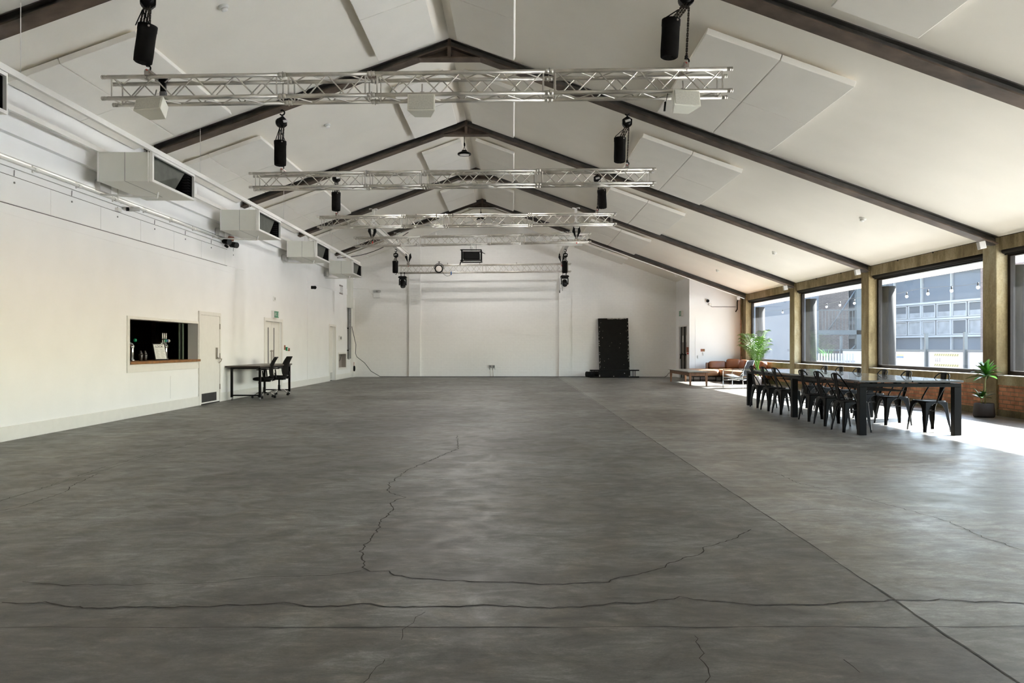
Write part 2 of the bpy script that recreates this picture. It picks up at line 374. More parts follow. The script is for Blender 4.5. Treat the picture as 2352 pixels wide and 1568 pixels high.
ce.prism([(RX, RZ), (9.85, roofz(9.85)), (9.85, roofz(9.85) + 0.10), (RX, RZ + 0.25)], YN - 0.2, YB + 0.4)
ce.prism([(RX, RZ), (RX, RZ + 0.25), (XL - 0.6, roofz(XL - 0.6) + 0.25), (XL - 0.6, roofz(XL - 0.6))], YN - 0.2, YB + 0.4)
struct(ce.build('ceiling', 'ceil'))
# block with the grey doors: return wall (faces left) and partition wall (faces the room)
RETX, PARY = 6.87, 30.5
wr = wall_x('wall_return', RETX, RETX + 0.15, PARY, YB, 0, 4.2, [(30.95, 32.35, -0.1, 2.08)], 'wall')
pw = MB(); pw.box(RETX + 0.15, XR, PARY, PARY + 0.15, 0, 2.62); pw.box(RETX + 0.15, XR, PARY + 0.02, PARY + 0.15, 2.62, 4.05)
struct(pw.build('wall_partition', 'wall'))
pv = MB(); pv.box(RETX + 0.22, RETX + 0.25, PARY - 0.008, PARY, 0.12, 2.45); pv.box(RETX + 1.75, RETX + 1.78, PARY - 0.008, PARY, 0.12, 2.45)
pv.box(RETX + 0.22, RETX + 1.78, PARY - 0.008, PARY, 2.42, 2.45); struct(pv.build('trim_2', 'wall'))
# right wall: spandrels, sills, lintels
sp = MB(); cp = MB(); ln = MB(); plh = MB(); sl = MB()
for i in range(len(COLS)):
    y0 = COLS[i] + 0.21; y1 = (COLS[i + 1] - 0.21) if i + 1 < len(COLS) else 33.0
    if i + 1 == len(COLS): continue
    far = i == len(COLS) - 2
    sp.box(XR + 0.01, XR + 0.30, y0, y1, 0.12, 0.565)
    cp.box(XR - 0.005, XR + 0.32, y0, y1, 0.565, 0.73)
    sl.box(XR - 0.02, XR + 0.20, y0, y1, 0.73, 0.742)
    plh.box(XR - 0.005, XR + 0.30, y0, y1, 0.0, 0.12)
    ln.box(XR + 0.02, XR + 0.35, y0, y1, 3.02, roofz(XR) + 0.12)
    ln.box(XR + 0.20, XR + 0.35, y0, y1, 2.94, 3.02)
    if i == 0: sp.box(XR + 0.02, XR + 0.30, y0, y1, 0.73, 3.05)  # unseen bay bricked up to cut light from behind the camera
struct(sp.build('wall_right', 'rbrick')); struct(cp.build('trim_3', 'conc')); struct(ln.build('trim_4', 'conc2'))
struct(plh.build('trim_5', 'plinth')); struct(sl.build('trim_6', 'sillmetal'))
eb = MB(); eb.box(XR, XR + 0.3, 30.11, YB, 0, 4.0); struct(eb.build('wall_corner', 'rbrick'))
for i, c in enumerate(COLS):
    b = MB(); b.box(XR - 0.03, XR + 0.24, c - 0.21, c + 0.21, 0, roofz(XR) + 0.1)
    struct(b.build('trim_%d' % (10 + i), 'conc', bevel=0.015))
# baseboards
bb = MB()
DOORS_L = [(16.8, 18.05), (21.25, 22.95), (28.75, 29.85)]
prev = YN
for a, c_ in DOORS_L + [(YB, YB)]:
    if a > prev: bb.box(XL, XL + 0.022, prev, a, 0, 0.195)
    prev = c_
struct(bb.build('baseboard_left', 'white', bevel=0.004))
bb = MB(); bb.box(XR - 0.02, XR + 0.01, 0, 0.01, 0, 0.01)

# windows
GL = {}
for i in range(len(COLS) - 1):
    y0 = COLS[i] + 0.21; y1 = COLS[i + 1] - 0.21; x = XR + 0.21
    w = struct(bpy.data.objects.new('window_%d' % (i + 1), None)); C.objects.link(w)
    fr = MB(); z0, z1 = 0.742, 2.98; t = 0.075
    for a in ((y0, y0 + t, z0, z1), (y1 - t, y1, z0, z1), (y0, y1, z0, z0 + t), (y0, y1, z1 - t, z1)): fr.box(x - 0.03, x + 0.06, *a)
    fr.build('window_frame', 'frame', w)
    dust = {3: 0.0015, 4: 0.0012, 5: 0.002, 6: 0.005}.get(i, 0.001)
    MB().box(x + 0.012, x + 0.018, y0 + t, y1 - t, z0 + t, z1 - t).build('window_pane', dusty_glass('dusty_glass_%d' % i, dust), w)
BL = ['in the nearest window at the right edge', 'over the largest full window, behind the long table',
      'over the window left of the middle concrete pillar', 'over the farthest window, beside the palm']
for n, i in enumerate((3, 4, 5, 6)):
    y0 = COLS[i] + 0.23; y1 = COLS[i + 1] - 0.23
    t = thing('roller_blind', 'rolled up dark roller blind ' + BL[n], 'roller blind', (XR + 0.10, y0, 3.0), 0, 'roller blinds above the windows')
    MB().tube([(0, 0, 0), (0, y1 - y0, 0)], 0.052, 14).build('blind_roll', 'blind', t)
    MB().box(-0.005, 0.005, 0.02, y1 - y0 - 0.02, -0.075, -0.05).build('blind_hem', 'blind', t)

# ------------------------------------------------------------------ floor joints and cracks
def strip(pts, w, z=0.0015, jit=0.0, seg=0.12):
    b = MB(); out = []
    for a, c_ in zip(pts, pts[1:]):
        a = Vector(a).to_2d() if len(a) > 2 else Vector(a); c_ = Vector(c_).to_2d() if len(c_) > 2 else Vector(c_)
        L = (c_ - a).length; n = max(1, int(L / seg)); nn = Vector((-(c_ - a).y, (c_ - a).x)) / max(L, 1e-6)
        for k in range(n): out.append(a + (c_ - a) * k / n + nn * (random.uniform(-jit, jit) + jit * 0.8 * math.sin(k * 0.9 + L * 7)))
    out.append(Vector(pts[-1]))
    vs = []; fs = []
    for i, p in enumerate(out):
        d = (out[min(i + 1, len(out) - 1)] - out[max(i - 1, 0)]); d = d.normalized() if d.length else Vector((1, 0))
        nn = Vector((-d.y, d.x)) * w * random.uniform(0.45, 1.0) / 2
        vs += [(p.x + nn.x, p.y + nn.y, z), (p.x - nn.x, p.y - nn.y, z)]
        if i: fs.append((2 * i - 2, 2 * i - 1, 2 * i + 1, 2 * i))
    return b.add(vs, fs)
def pxl(L): return [onfloor(*p) for p in L]
for pts, w in (([(1.885, 1), (1.885, 12), (1.95, 32.9)], 0.012), ([(-4.16, 2), (-4.16, 9.9), (-4.14, 16)], 0.008)):
    strip(pts, w, jit=0.004).build('expansion_joint', 'jointm', flo)
for y, x0, x1, w in ((3.5, -3.4, 4.3, 0.008), (6.98, -3.0, 5.5, 0.006), (8.55, -3.8, 1.6, 0.006), (10.56, -4.1, 1.88, 0.008), (14.1, -4.1, 1.9, 0.006), (5.2, -4.1, -1.0, 0.003)):
    strip([(x0, y - 0.01), (x1, y + 0.01)], w, jit=0.006).build('expansion_joint', 'jointm', flo)
CR = [([(0, 1386), (100, 1384), (190, 1397), (330, 1394), (420, 1394), (520, 1391), (650, 1385), (720, 1394), (850, 1387), (880, 1394), (1000, 1393), (1110, 1389), (1176, 1393), (1300, 1397), (1400, 1386), (1500, 1382), (1560, 1372), (1700, 1388), (1840, 1390), (1950, 1382), (2060, 1379), (2180, 1378), (2352, 1386)], 0.011),
      ([(50, 1337), (110, 1342), (230, 1345), (340, 1342), (450, 1340), (510, 1338), (570, 1328), (640, 1324), (760, 1322), (830, 1311)], 0.006),
      ([(1050, 1000), (1052, 1030), (935, 1080), (895, 1110), (892, 1130), (930, 1142), (896, 1155), (905, 1170), (875, 1195), (866, 1222), (835, 1255), (828, 1270), (836, 1290), (832, 1303), (850, 1312), (890, 1312), (905, 1321), (980, 1330), (1060, 1334), (1176, 1337), (1260, 1342), (1400, 1337), (1425, 1326), (1500, 1312), (1570, 1282), (1612, 1272), (1618, 1258), (1680, 1240), (1725, 1216)], 0.009),
      ([(0, 1174), (60, 1160), (100, 1146), (150, 1130), (165, 1115), (225, 1088)], 0.008), ([(0, 1150), (100, 1120), (240, 1072), (360, 1040), (430, 1021)], 0.006),
      ([(1780, 1085), (1830, 1108), (1920, 1130), (1975, 1142), (2100, 1175), (2180, 1198), (2250, 1230), (2352, 1265)], 0.006),
      ([(1592, 1460), (1600, 1482), (1612, 1500), (1608, 1512), (1620, 1535), (1632, 1555), (1620, 1568)], 0.005), ([(970, 1405), (945, 1430), (925, 1446), (922, 1470)], 0.003), ([(885, 1515), (850, 1550), (835, 1568)], 0.003),
      ([(1940, 1515), (1955, 1530), (1975, 1545)], 0.005)]
for pts, w in CR:
    strip(pxl(pts), w * 1.25, z=0.002, jit=0.009, seg=0.035).build('floor_crack', 'crack', flo)

# ------------------------------------------------------------------ roof frames
ORD = ['nearest', 'second', 'third', 'fourth', 'farthest']
def beam_side(b, w, fl, sgn, y, xe):
    # beam hugging the ceiling from ridge to xe
    def sec(off0, off1, d0, d1):
        b_ = [(RX, RZ - off0 / math.cos(math.atan(K))), (xe, roofz(xe) - off0 / math.cos(math.atan(K))), (xe, roofz(xe) - off1 / math.cos(math.atan(K))), (RX, RZ - off1 / math.cos(math.atan(K)))]
        return b_
    w.prism(sec(0.0, 0.13, 0, 0), y - 0.012, y + 0.012)
    fl.prism(sec(0.125, 0.145, 0, 0), y - 0.14, y + 0.14)
RAFY = [c - 0.12 for c in COLS[3:]]          # 9.26 .. 29.78 (COLS[2] is behind the camera)
for i, y in enumerate(RAFY):
    t = thing('roof_beam_frame', '%s dark steel roof frame counted from the camera, ridge plate at its top' % ORD[i] if i else 'nearest dark rusty steel roof frame, crossing both upper corners of the photo', 'roof beam', (0, 0, 0), 0, 'steel roof frames')
    for sgn, xe in ((1, XR - 0.02), (-1, XL + 0.02)):
        w = MB(); fl = MB(); beam_side(w, w, fl, y=y, sgn=sgn, xe=xe)
        w.prism([(RX, RZ - 0.002), (xe, roofz(xe) - 0.002), (xe, roofz(xe) - 0.016), (RX, RZ - 0.016)], y - 0.10, y + 0.10)
        # splice plate
        xs = RX + sgn * 2.6
        rb = w.build('beam_web', 'galv', t); fl.build('beam_flange', 'steel', t)
    g = MB(); g.prism([(RX - 0.52, RZ - 0.345), (RX + 0.52, RZ - 0.345), (RX, RZ - 0.14)], y - 0.011, y + 0.011)
    g.box(RX - 0.56, RX + 0.56, y - 0.11, y + 0.11, RZ - 0.365, RZ - 0.343)
    g.box(RX - 0.03, RX + 0.03, y - 0.12, y + 0.12, RZ - 0.345, RZ - 0.02)
    for a in (-1, 1):
        for k in range(2): g.tube([(RX + a * 0.05, y - 0.06, RZ - 0.16 - 0.12 * k), (RX + a * 0.02, y - 0.06, RZ - 0.16 - 0.12 * k)], 0.018, 6)
    g.build('ridge_gusset', 'steel', t)
    if i in (2, 3, 4, 1):
        sh = MB(); sh.box(XR - 0.22, XR - 0.02, y - 0.07, y + 0.07, roofz(XR) - 0.16, roofz(XR) - 0.02); sh.tube([(XR - 0.1, y - 0.12, roofz(XR) - 0.1), (XR - 0.1, y - 0.05, roofz(XR) - 0.1)], 0.022, 8)
        sh.build('bearing_shoe', 'galv', t)
        bx = MB(); T = tr(XR - 0.34, y - 0.14, roofz(XR) - 0.17) @ rot('Y', R(-12)); bx.box(-0.05, 0.07, -0.05, 0.05, -0.07, 0.07, T); bx.build('light_bracket', 'lgrey', t, bevel=0.01)
# cable conduit under last frame
ct = MB(); y = RAFY[4] - 0.16
ct.tube([(XR - 0.1, y, roofz(XR) - 0.19), (RX + 0.5, y, roofz(RX + 0.5) - 0.19), (RX - 0.5, y, roofz(RX - 0.5) - 0.19), (XL + 0.1, y, roofz(XL) - 0.22)], 0.016, 6)
tag(ct.build('cable_conduit', 'whitep'), 'thin white conduit clipped under the farthest roof frame', 'conduit')
cb2 = MB(); y = RAFY[4] - 0.14
pts = [(XL + 0.1 + (2.7) * k / 10, y, roofz(XL + 0.1 + 2.7 * k / 10) - 0.28 - 0.25 * math.sin(PI * k / 10)) for k in range(11)]
cb2.tube(pts, 0.012, 6); tag(cb2.build('hanging_cable', 'blackm'), 'thin black cable sagging below the farthest roof frame on its left side', 'cable')

# ------------------------------------------------------------------ acoustic panels
def panel(x0, x1, y0, y1, label, group, th=0.10, rr=False):
    s = 1 if x0 > RX else -1
    ang = math.atan(K) * s
    cx = (x0 + x1) / 2; L = (x1 - x0) / math.cos(math.atan(K))
    o = MB().box(-L / 2, L / 2, -(y1 - y0) / 2, (y1 - y0) / 2, -th - 0.03, -0.045).build('acoustic_panel', 'acoustic', bevel=0.008)
    o.location = (cx, (y0 + y1) / 2, roofz(cx) - 0.001); o.rotation_euler = (0, ang, 0)
    return tag(o, label, 'acoustic panel', group)
BN = {-1: 'in front of the nearest roof frame', 0: 'between the nearest and second roof frames', 1: 'between the second and third roof frames', 2: 'between the third and fourth roof frames', 3: 'between the fourth and farthest roof frames', 4: 'behind the farthest roof frame'}
for k in range(-1, 5):
    y0 = 10.38 + BAY * (k); y0 = y0; y1 = y0 + 3.5
    rows = [(y0, y0 + 1.75), (y0 + 1.76, y1)]
    if k == 4: rows = [(y0, min(y0 + 1.75, YB - 0.02))]
    for ri, (a, b_) in enumerate(rows):
        fr_ = 'near' if ri == 0 else 'far'
        for cn, (xa, xb) in enumerate(((2.60, 3.58), (3.59, 4.57))):
            if k == -1 and (ri == 0 or cn == 0): continue
            panel(xa, xb, a, b_, '%s %s white fabric panel of the right cluster, %s' % (fr_, ('upper', 'lower')[cn], BN[k]), 'acoustic panels of the right cluster')
        if k >= 0:
            panel(-6.04, -5.02, a, b_, '%s upper white fabric panel above the duct units, %s' % (fr_, BN[k]), 'acoustic panels of the left cluster')
            panel(XL + 0.005, -6.05, a, b_, '%s lower white fabric panel beside the left wall, %s' % (fr_, BN[k]), 'acoustic panels of the left cluster')
            panel(-0.95, 0.06, a, b_, '%s white fabric panel just right of the ridge, %s' % (fr_, BN[k]), 'acoustic panels beside the ridge')
            panel(-2.42, -1.40, a, b_, '%s white fabric panel just left of the ridge, %s' % (fr_, BN[k]), 'acoustic panels beside the ridge')
# smoke detectors
def ceil_at(px, py):
    u = (px - CX) / FP; v = (CY - py) / FP
    # z = H0+v d ; x = u d ; z = RZ-K|x-RX|
    d = (RZ - H0 + K * RX) / (v + K * u) if u > -0.08 else (RZ - H0 - K * RX) / (v - K * u)
    return Vector((u * d, d, H0 + v * d))
SD = [((513, 14), 'at the top left of the photo, near the left hoist'), ((751, 286), 'on the left slope between the two front trusses'), ((1982, 501), 'on the right slope above the nearest full window'), ((1779, 579), 'on the right slope above the middle window'), ((1649, 620), 'on the right slope above the farthest window'), ((1553, 632), 'on the right slope beside the back wall')]
for p, l in SD:
    q = ceil_at(*p); s = 1 if q.x > RX else -1
    t = thing('smoke_detector', 'small white smoke detector ' + l, 'smoke detector', q, 0, 'smoke detectors on the roof lining')
    t.rotation_euler = (0, math.atan(K) * s, 0)
    MB().lathe([(0.07, 0), (0.07, -0.02), (0.05, -0.035)], 20).build('detector_base', 'whitep', t)
    MB().lathe([(0.04, -0.035), (0.045, -0.06), (0.02, -0.075)], 16).build('detector_head', 'whitep', t)

# ------------------------------------------------------------------ lighting trusses
def make_truss(a, c_, s, secs, label, clamps=()):
    a = Vector(a); c_ = Vector(c_); L = (c_ - a).length
    t = thing('lighting_truss', label, 'truss', a, 0, 'aluminium trusses across the hall')
    dx = (c_ - a).normalized(); yaw = math.atan2(dx.y, dx.x); pitch = math.asin(dx.z)
    t.rotation_euler = (0, -pitch, yaw)
    # local: x along, y depth (0..s), z down (0..-s)
    tot = sum(secs); x = 0.0
    for n_, f in enumerate(secs):
        l = L * f / tot; b = MB()
        for yy in (0, s):
            for zz in (0, -s): b.tube([(x + 0.02, yy, zz), (x + l - 0.02, yy, zz)], 0.0245, 10)
        m = max(1, round((l - 0.16) / 0.5)); p = (l - 0.16) / m; x0 = x + 0.08
        faces = [((0, 0), (0, -s)), ((s, 0), (s, -s)), ((0, 0), (s, 0)), ((0, -s), (s, -s))]
        for q, (A, B) in enumerate(faces):
            for k in range(m):
                xa = x0 + k * p
                P0, P1 = (A, B) if (q in (0, 3)) else (B, A)
                b.tube([(xa, *P0), (xa + p / 2, *P1)], 0.0085, 5, caps=False); b.tube([(xa + p / 2, *P1), (xa + p, *P0)], 0.0085, 5, caps=False)
            for xe in (x0 - 0.01, x + l - 0.07): b.tube([(xe, *A), (xe, *B)], 0.0095, 5, caps=False)
        b.build('truss_section', 'alu', t)
        if n_:
            for yy in (0, s):
                for zz in (0, -s):
                    j = MB(); j.tube([(x - 0.045, yy, zz), (x - 0.005, yy, zz)], 0.029, 8); j.tube([(x + 0.005, yy, zz), (x + 0.045, yy, zz)], 0.029, 8)
                    j.tube([(x - 0.03, yy, zz), (x + 0.03, yy, zz)], 0.02, 8); j.tube([(x, yy, zz - 0.04), (x, yy, zz + 0.04)], 0.006, 5)
                    j.build('truss_coupler', 'alu', t)
        x += l
    for e, xx in ((-1, 0), (1, L)):
        for yy in (0, s):
            for zz in (0, -s):
                j = MB(); j.tube([(xx - e * 0.02, yy, zz), (xx + e * 0.05, yy, zz)], 0.0235, 10); j.tube([(xx + e * 0.012, yy, zz), (xx + e * 0.022, yy, zz)], 0.0262, 10); j.tube([(xx + e * 0.036, yy, zz), (xx + e * 0.046, yy, zz)], 0.0262, 10)
                j.build('end_spigot', 'alu', t)
    for (xx, yy, zz, ln_) in clamps:
        k = MB(); k.cbox((xx, yy, zz), (0.03, 0.06, 0.07)); k.tube([(xx, yy, zz - 0.03), (xx, yy, zz - ln_)], 0.008, 5); k.build('hook_clamp', 'brushed', t)
    return t
T1a, T1b = at(243, 177.3, 9.39), at(1673, 158.2, 9.30)
TR = [(T1a, T1b, 0.255, (2, 1, 2, 2)), (at(578, 398.4, 14.4), at(1500, 387.8, 14.4), 0.25, (2, 1, 2, 2)),
      (at(732.5, 497.3, 19.3), at(1412, 489.7, 19.3), 0.25, (2, 1, 2, 2)), (at(816, 545.6, 24.4), at(1354, 535.6, 24.4), 0.252, (2, 2, 1, 2)),
      (at(915, 609.3, 31.8), at(1309, 605.5, 31.8), 0.30, (3, 3))]
TL = ['nearest silver aluminium truss, with three white speakers hung below it', 'second silver aluminium truss from the camera, carried by two black chain bags', 'third silver aluminium truss from the camera', 'fourth silver aluminium truss, with the caged projector hung below it', 'farthest and lowest aluminium truss, carrying the stage lamps']
CLMP = [(), (), ((2.4, 0, 0, .1), (2.9, 0, 0, .05), (3.3, 0, 0, .09)), ((1.4, 0, -.25, .08), (1.9, 0, -.25, .05), (1.65, 0, -.1, .15), (5.5, 0, -.25, .07), (3.2, .1, 0, .1)), ((.25, 0, -.3, .03), (.8, 0, -.3, .05), (1.3, 0, -.3, .04), (3.3, 0, .04, .02), (4.8, 0, .04, .02), (2.0, 0, .05, .02))]
trusses = [make_truss(a, b, s, sc, l, c) for (a, b, s, sc), l, c in zip(TR, TL, CLMP)]

# ------------------------------------------------------------------ chain hoists
def chain(b, p0, p1, w=0.016):
    p0 = Vector(p0); p1 = Vector(p1); L = (p1 - p0).length; n = max(2, int(L / 0.030)); d = (p1 - p0).normalized()
    q = d.to_track_quat('Z', 'Y').to_matrix().to_4x4()
    for k in range(n):
        c = p0 + (p1 - p0) * (k + 0.5) / n
        T = tr(*c) @ q @ rot('Z', PI / 2 * (k % 2))
        h = L / n * 0.78; r = 0.0035
        b.box(-w / 2 - r, -w / 2 + r, -r, r, -h, h, T); b.box(w / 2 - r, w / 2 + r, -r, r, -h, h, T)
        b.box(-w / 2, w / 2, -r, r, h - 2 * r, h, T); b.box(-w / 2, w / 2, -r, r, -h, -h + 2 * r, T)
def hoist(top, foot, label, bag=(-0.12, 0, 0), tilt=0.0, face=0.0, arm=True, tall=None, red=True, bagl=0.45):
    # top: beam point, foot: truss chord point. Body hangs under the beam, bag beside the chain
    top = Vector(top); foot = Vector(foot)
    t = thing('chain_hoist', label, 'chain hoist', foot, 0, 'chain hoists lifting the trusses')
    h = top.z - foot.z; zb = tall if tall else min(h - 0.22, 0.86)
    hk = MB(); hk.tube([(0, 0, h), (0, 0, zb + 0.27)], 0.012, 6)
    ring = [(0.045 * math.sin(a), 0, zb + 0.225 + 0.045 * math.cos(a)) for a in [R(-40 + 28 * k) for k in range(11)]]
    hk.tube(ring, 0.013, 8); hk.tube([(0, 0, zb + 0.19), (0, 0, zb + 0.13)], 0.014, 8); hk.build('top_hook', 'black', t)
    bd = MB(); T = tr(0, 0, zb + 0.05) @ rot('Z', face)
    bd.lathe([(0.055, -0.10), (0.085, -0.085), (0.088, -0.01), (0.070, 0.0), (0.06, 0.07), (0.04, 0.085)], 20, T @ rot('X', PI / 2))
    bd.prism([(-0.09, 0.05), (0.0, 0.11), (0.09, 0.05), (0.085, -0.05), (0.03, -0.10), (-0.03, -0.10), (-0.085, -0.04)], -0.03, 0.03, 'Y', T)
    bdo = bd.build('hoist_body', 'black', t)
    pt = MB(); pt.box(-0.05, 0.05, -0.105, -0.1005, -0.02, 0.025, T @ rot('Y', R(-15))); o = pt.build('rating_plate', 'lgrey', bdo); o['label'] = 'small pale rating plate'
    ch = MB(); chain(ch, (0.03, 0, zb - 0.04), (0, 0, 0.10)); 
    bx = Vector(bag)
    for dx_ in (-0.035, 0.0, 0.035): chain(ch, (dx_, -0.02, zb - 0.03), (bx.x * 0.75 + dx_, bx.y - 0.02, 0.55))
    ch.build('chain', 'chain', t)
    sg = MB()
    for e in (-1, 1): sg.tube([(bx.x * 0.3 - 0.03, bx.y, zb - 0.08), (bx.x + e * 0.085, bx.y, 0.57)], 0.007, 5)
    sg.build('bag_sling', 'blackm', t)
    bg = MB(); Tb = tr(bx.x, bx.y, 0.10 + bx.z) @ rot('Y', tilt)
    L = bagl
    bg.lathe([(0.088, 0.0), (0.104, 0.012), (0.108, 0.10), (0.106, 0.30), (0.108, L - 0.07), (0.111, L - 0.065), (0.111, L), (0.098, L + 0.004), (0.09, L - 0.03), (0.0, L - 0.03)], 22, Tb)
    for k in range(6): bg.lathe([(0.016, -0.004), (0.013, -0.007), (0.009, -0.002), (0.0, 0.002)], 8, Tb @ tr(0.055 * math.cos(k * PI / 3), 0.055 * math.sin(k * PI / 3), 0))
    bo = bg.build('chain_bag', 'bag', t)
    ho = MB()
    ho.tube([(0.06, -0.092, L - 0.03), (0.06, -0.100, L - 0.03)], 0.012, 8, T=Tb)
    o = ho.build('eyelet', 'brushed', bo)
    bh = MB(); bh.tube([(0.032 * math.sin(a), 0, 0.075 + 0.032 * math.cos(a)) for a in [R(-40 + 28 * k) for k in range(11)]], 0.010, 8); bh.squad((0, 0, 0.125), (0.022, 0.022, 0.022), 1, 10)
    bh.build('load_hook', 'black', t)
    if red:
        rd = MB(); rd.tube([(0.018 * math.cos(a), 0.018 * math.sin(a), 0.04 + 0.02 * math.sin(2 * a)) for a in [PI * 2 * k / 10 for k in range(10)]], 0.009, 6, closed=True)
        o = rd.build('shackle', 'red', t); o['label'] = 'red shackle'
    if arm:
        am = MB(); am.box(-0.03, 0.03, -0.02, 0.28, 0.03, 0.055); am.box(-0.022, 0.022, -0.05, 0.0, -0.02, 0.03); am.box(-0.022, 0.022, 0.23, 0.28, -0.02, 0.03); am.tube([(0, -0.03, -0.03), (0, -0.03, -0.07)], 0.006, 5); am.tube([(-0.025, -0.03, -0.06), (0.025, -0.03, -0.065)], 0.006, 5)
        am.build('truss_clamp', 'brushed', t)
    return t
def zt(i, x):      # top of truss i at x
    a, b = TR[i][0], TR[i][1]; f = (x - a.x) / (b.x - a.x); p = a.lerp(b, f); return Vector((x, p.y, p.z + 0.025))
def rb(i, x): return Vector((x, RAFY[i], roofz(x) - 0.155))
HOI = [(0, -4.37, (-0.04, -0.05, 0.02), R(8), 0.5, 'left chain hoist with black bag on the nearest truss, top left of the photo'), (0, 2.06, (-0.20, 0.02, 0.02), R(3), 0, 'right chain hoist with black bag on the nearest truss, beside the large panel cluster'),
       (1, -4.24, (-0.02, -0.05, 0), 0, 0.9, 'left chain hoist with black bag on the second truss'), (1, 2.10, (-0.14, 0, 0), R(1), 0, 'right chain hoist with black bag on the second truss'),
       (2, -4.34, (0.0, -0.06, 0), 0, 0.6, 'left chain hoist with black bag on the third truss'), (2, 2.08, (0.13, 0, 0), R(-3), 0, 'right chain hoist with black bag on the third truss')]
for i, x, bg, tl, fc, lb in HOI:
    f = zt(i, x); tp = rb(i, x); tp.y = f.y
    hoist(tp, f, lb, bg, tl, fc)
# white runway beams and the rig at the far end
for x, sd in ((-4.38, 'left'), (1.98, 'right')):
    t = thing('runway_beam', 'white steel runway beam on the %s running to the back wall pilaster' % sd, 'beam', (x, 0, 0), 0, 'white runway beams')
    b = MB(); b.box(-0.006, 0.006, 24.3, YB - 0.11, 4.97, 5.13); b.box(-0.075, 0.075, 24.3, YB - 0.11, 4.955, 4.97); b.box(-0.075, 0.075, 24.3, YB - 0.11, 5.13, 5.145)
    b.build('beam_profile', 'white', t)
    for y in (RAFY[3] - 0.05, RAFY[4] - 0.05):
        b = MB(); z1 = roofz(x) - 0.14; b.box(-0.09, 0.09, y - 0.06, y + 0.06, 5.145, 5.165); b.box(-0.035, 0.035, y - 0.035, y + 0.035, 5.16, z1); b.box(-0.12, 0.12, y - 0.08, y + 0.08, z1 - 0.03, z1 + 0.01)
        b.build('hanger_bracket', 'white', t)
    b = MB(); b.box(-0.75, 0.55, 26.2, 26.26, 4.86, 4.95); b.box(-0.4, 0.5, 28.0, 28.06, 4.87, 4.95); b.build('cross_strut', 'white', t)
def trolley(p, foot, label):
    t = thing('beam_trolley_block', label, 'chain hoist', p, 0, 'blocks under the runway beams')
    b = MB()
    for e in (-1, 1): b.prism([(e * 0.02, -0.30), (e * 0.13, -0.08), (e * 0.10, 0.08), (e * 0.05, 0.02)][::e], -0.05, 0.05)
    b.build('trolley_plate', 'black', t)
    c = MB(); dz = foot - p.z; chain(c, (0, 0, -0.28), (0, 0, dz + 0.08), 0.02); c.build('chain', 'brushed', t)
    r = MB(); r.tube([(0.05 * math.cos(a), 0, -0.34 + 0.05 * math.sin(a)) for a in [PI * 2 * k / 10 for k in range(10)]], 0.012, 6, closed=True); r.cbox((0, 0, dz + 0.03), (0.08, 0.08, 0.06)); r.build('load_hook', 'brushed', t)
    rd = MB().cbox((0.01, 0, -0.42), (0.03, 0.03, 0.07)); rd.build('shackle', 'red', t)
trolley(Vector((-4.38, 24.42, 4.93)), zt(3, -4.38).z, 'black beam block above the left end of the fourth truss')
trolley(Vector((1.98, 24.42, 4.93)), zt(3, 1.98).z, 'black beam block above the right end of the fourth truss')
trolley(Vector((-4.25, 31.85, 4.98)), zt(4, -4.25).z, 'heart shaped black beam block over the left end of the farthest truss')
trolley(Vector((1.98, 31.85, 4.98)), zt(4, 1.98).z, 'heart shaped black beam block over the right end of the farthest truss')
for px, x, lb in ((908, -4.42, 'left parked chain hoist with black bag hanging in front of the farthest truss'), (1300, 1.98, 'right parked chain hoist with black bag hanging in front of the farthest truss')):
    hoist(Vector((x, 29.6, 4.95)), Vector((x, 29.6, 3.95)), lb, (-0.02, 0, 0.0), 0, 0, arm=False, tall=0.72, red=False)

# speakers under the nearest truss
def speaker(p, wdt, hgt, rz, rx, label):
    t = thing('loudspeaker', label, 'loudspeaker', p, rz, 'white speakers under the nearest truss')
    t.rotation_euler = (rx, 0, rz)
    b = MB(); b.prism([(-wdt / 2, 0), (wdt / 2, 0), (wdt / 2, -hgt), (-wdt / 2, -hgt)], -0.11, -0.10)
    w2 = wdt * 0.30
    b.prism([(-wdt / 2, -0.10), (wdt / 2, -0.10), (w2, 0.10), (-w2, 0.10)], -hgt, 0, 'Z')
    b.build('speaker_cabinet', 'cream', t, bevel=0.008)
    g = MB(); g.box(-wdt / 2 + 0.015, wdt / 2 - 0.015, -0.118, -0.109, -hgt + 0.015, -0.012); g.build('speaker_grille', 'grille', t, bevel=0.003)
    c = MB(); c.tube([(0, 0, 0), (0, 0, 0.06)], 0.012, 6); c.cbox((0, 0, 0.04), (0.05, 0.06, 0.05)); c.tube([(0, -0.03, 0.05), (0, -0.03, 0.16)], 0.008, 6); c.build('hanging_clamp', 'brushed', t)
    return t
speaker(at(357, 236, 9.40), 0.37, 0.17, R(-13), R(-18), 'white wedge speaker under the left end of the nearest truss')
speaker(at(970, 225, 9.36), 0.325, 0.20, 0, R(-6), 'white wedge speaker under the middle of the nearest truss')
s3 = speaker(at(1568, 217, 9.33), 0.335, 0.195, R(12), R(-10), 'white wedge speaker under the right end of the nearest truss')
b = MB(); p = at(1530, 232, 9.3); b.tube([(p.x + 0.02, p.y, p.z + 0.09), (p.x, p.y, p.z), (p.x - 0.01, p.y, p.z - 0.02)], 0.004, 5); b.tube([(p.x - 0.01, p.y, p.z - 0.01), (p.x - 0.02, p.y, p.z - 0.12)], 0.013, 6)
tag(b.build('loose_connector', 'black'), 'black cable plug dangling beside the right white speaker', 'cable')
b = MB(); p = at(375, 185, 9.60); b.box(-0.03, 0.03, -0.02, 0.02, -0.16, 0.02, tr(*p)); b.box(-0.045, 0.045, -0.03, 0.03, -0.02, 0.03, tr(*p)); b.box(-0.035, 0.035, -0.025, 0.025, -0.26, -0.14, tr(*p), 1)
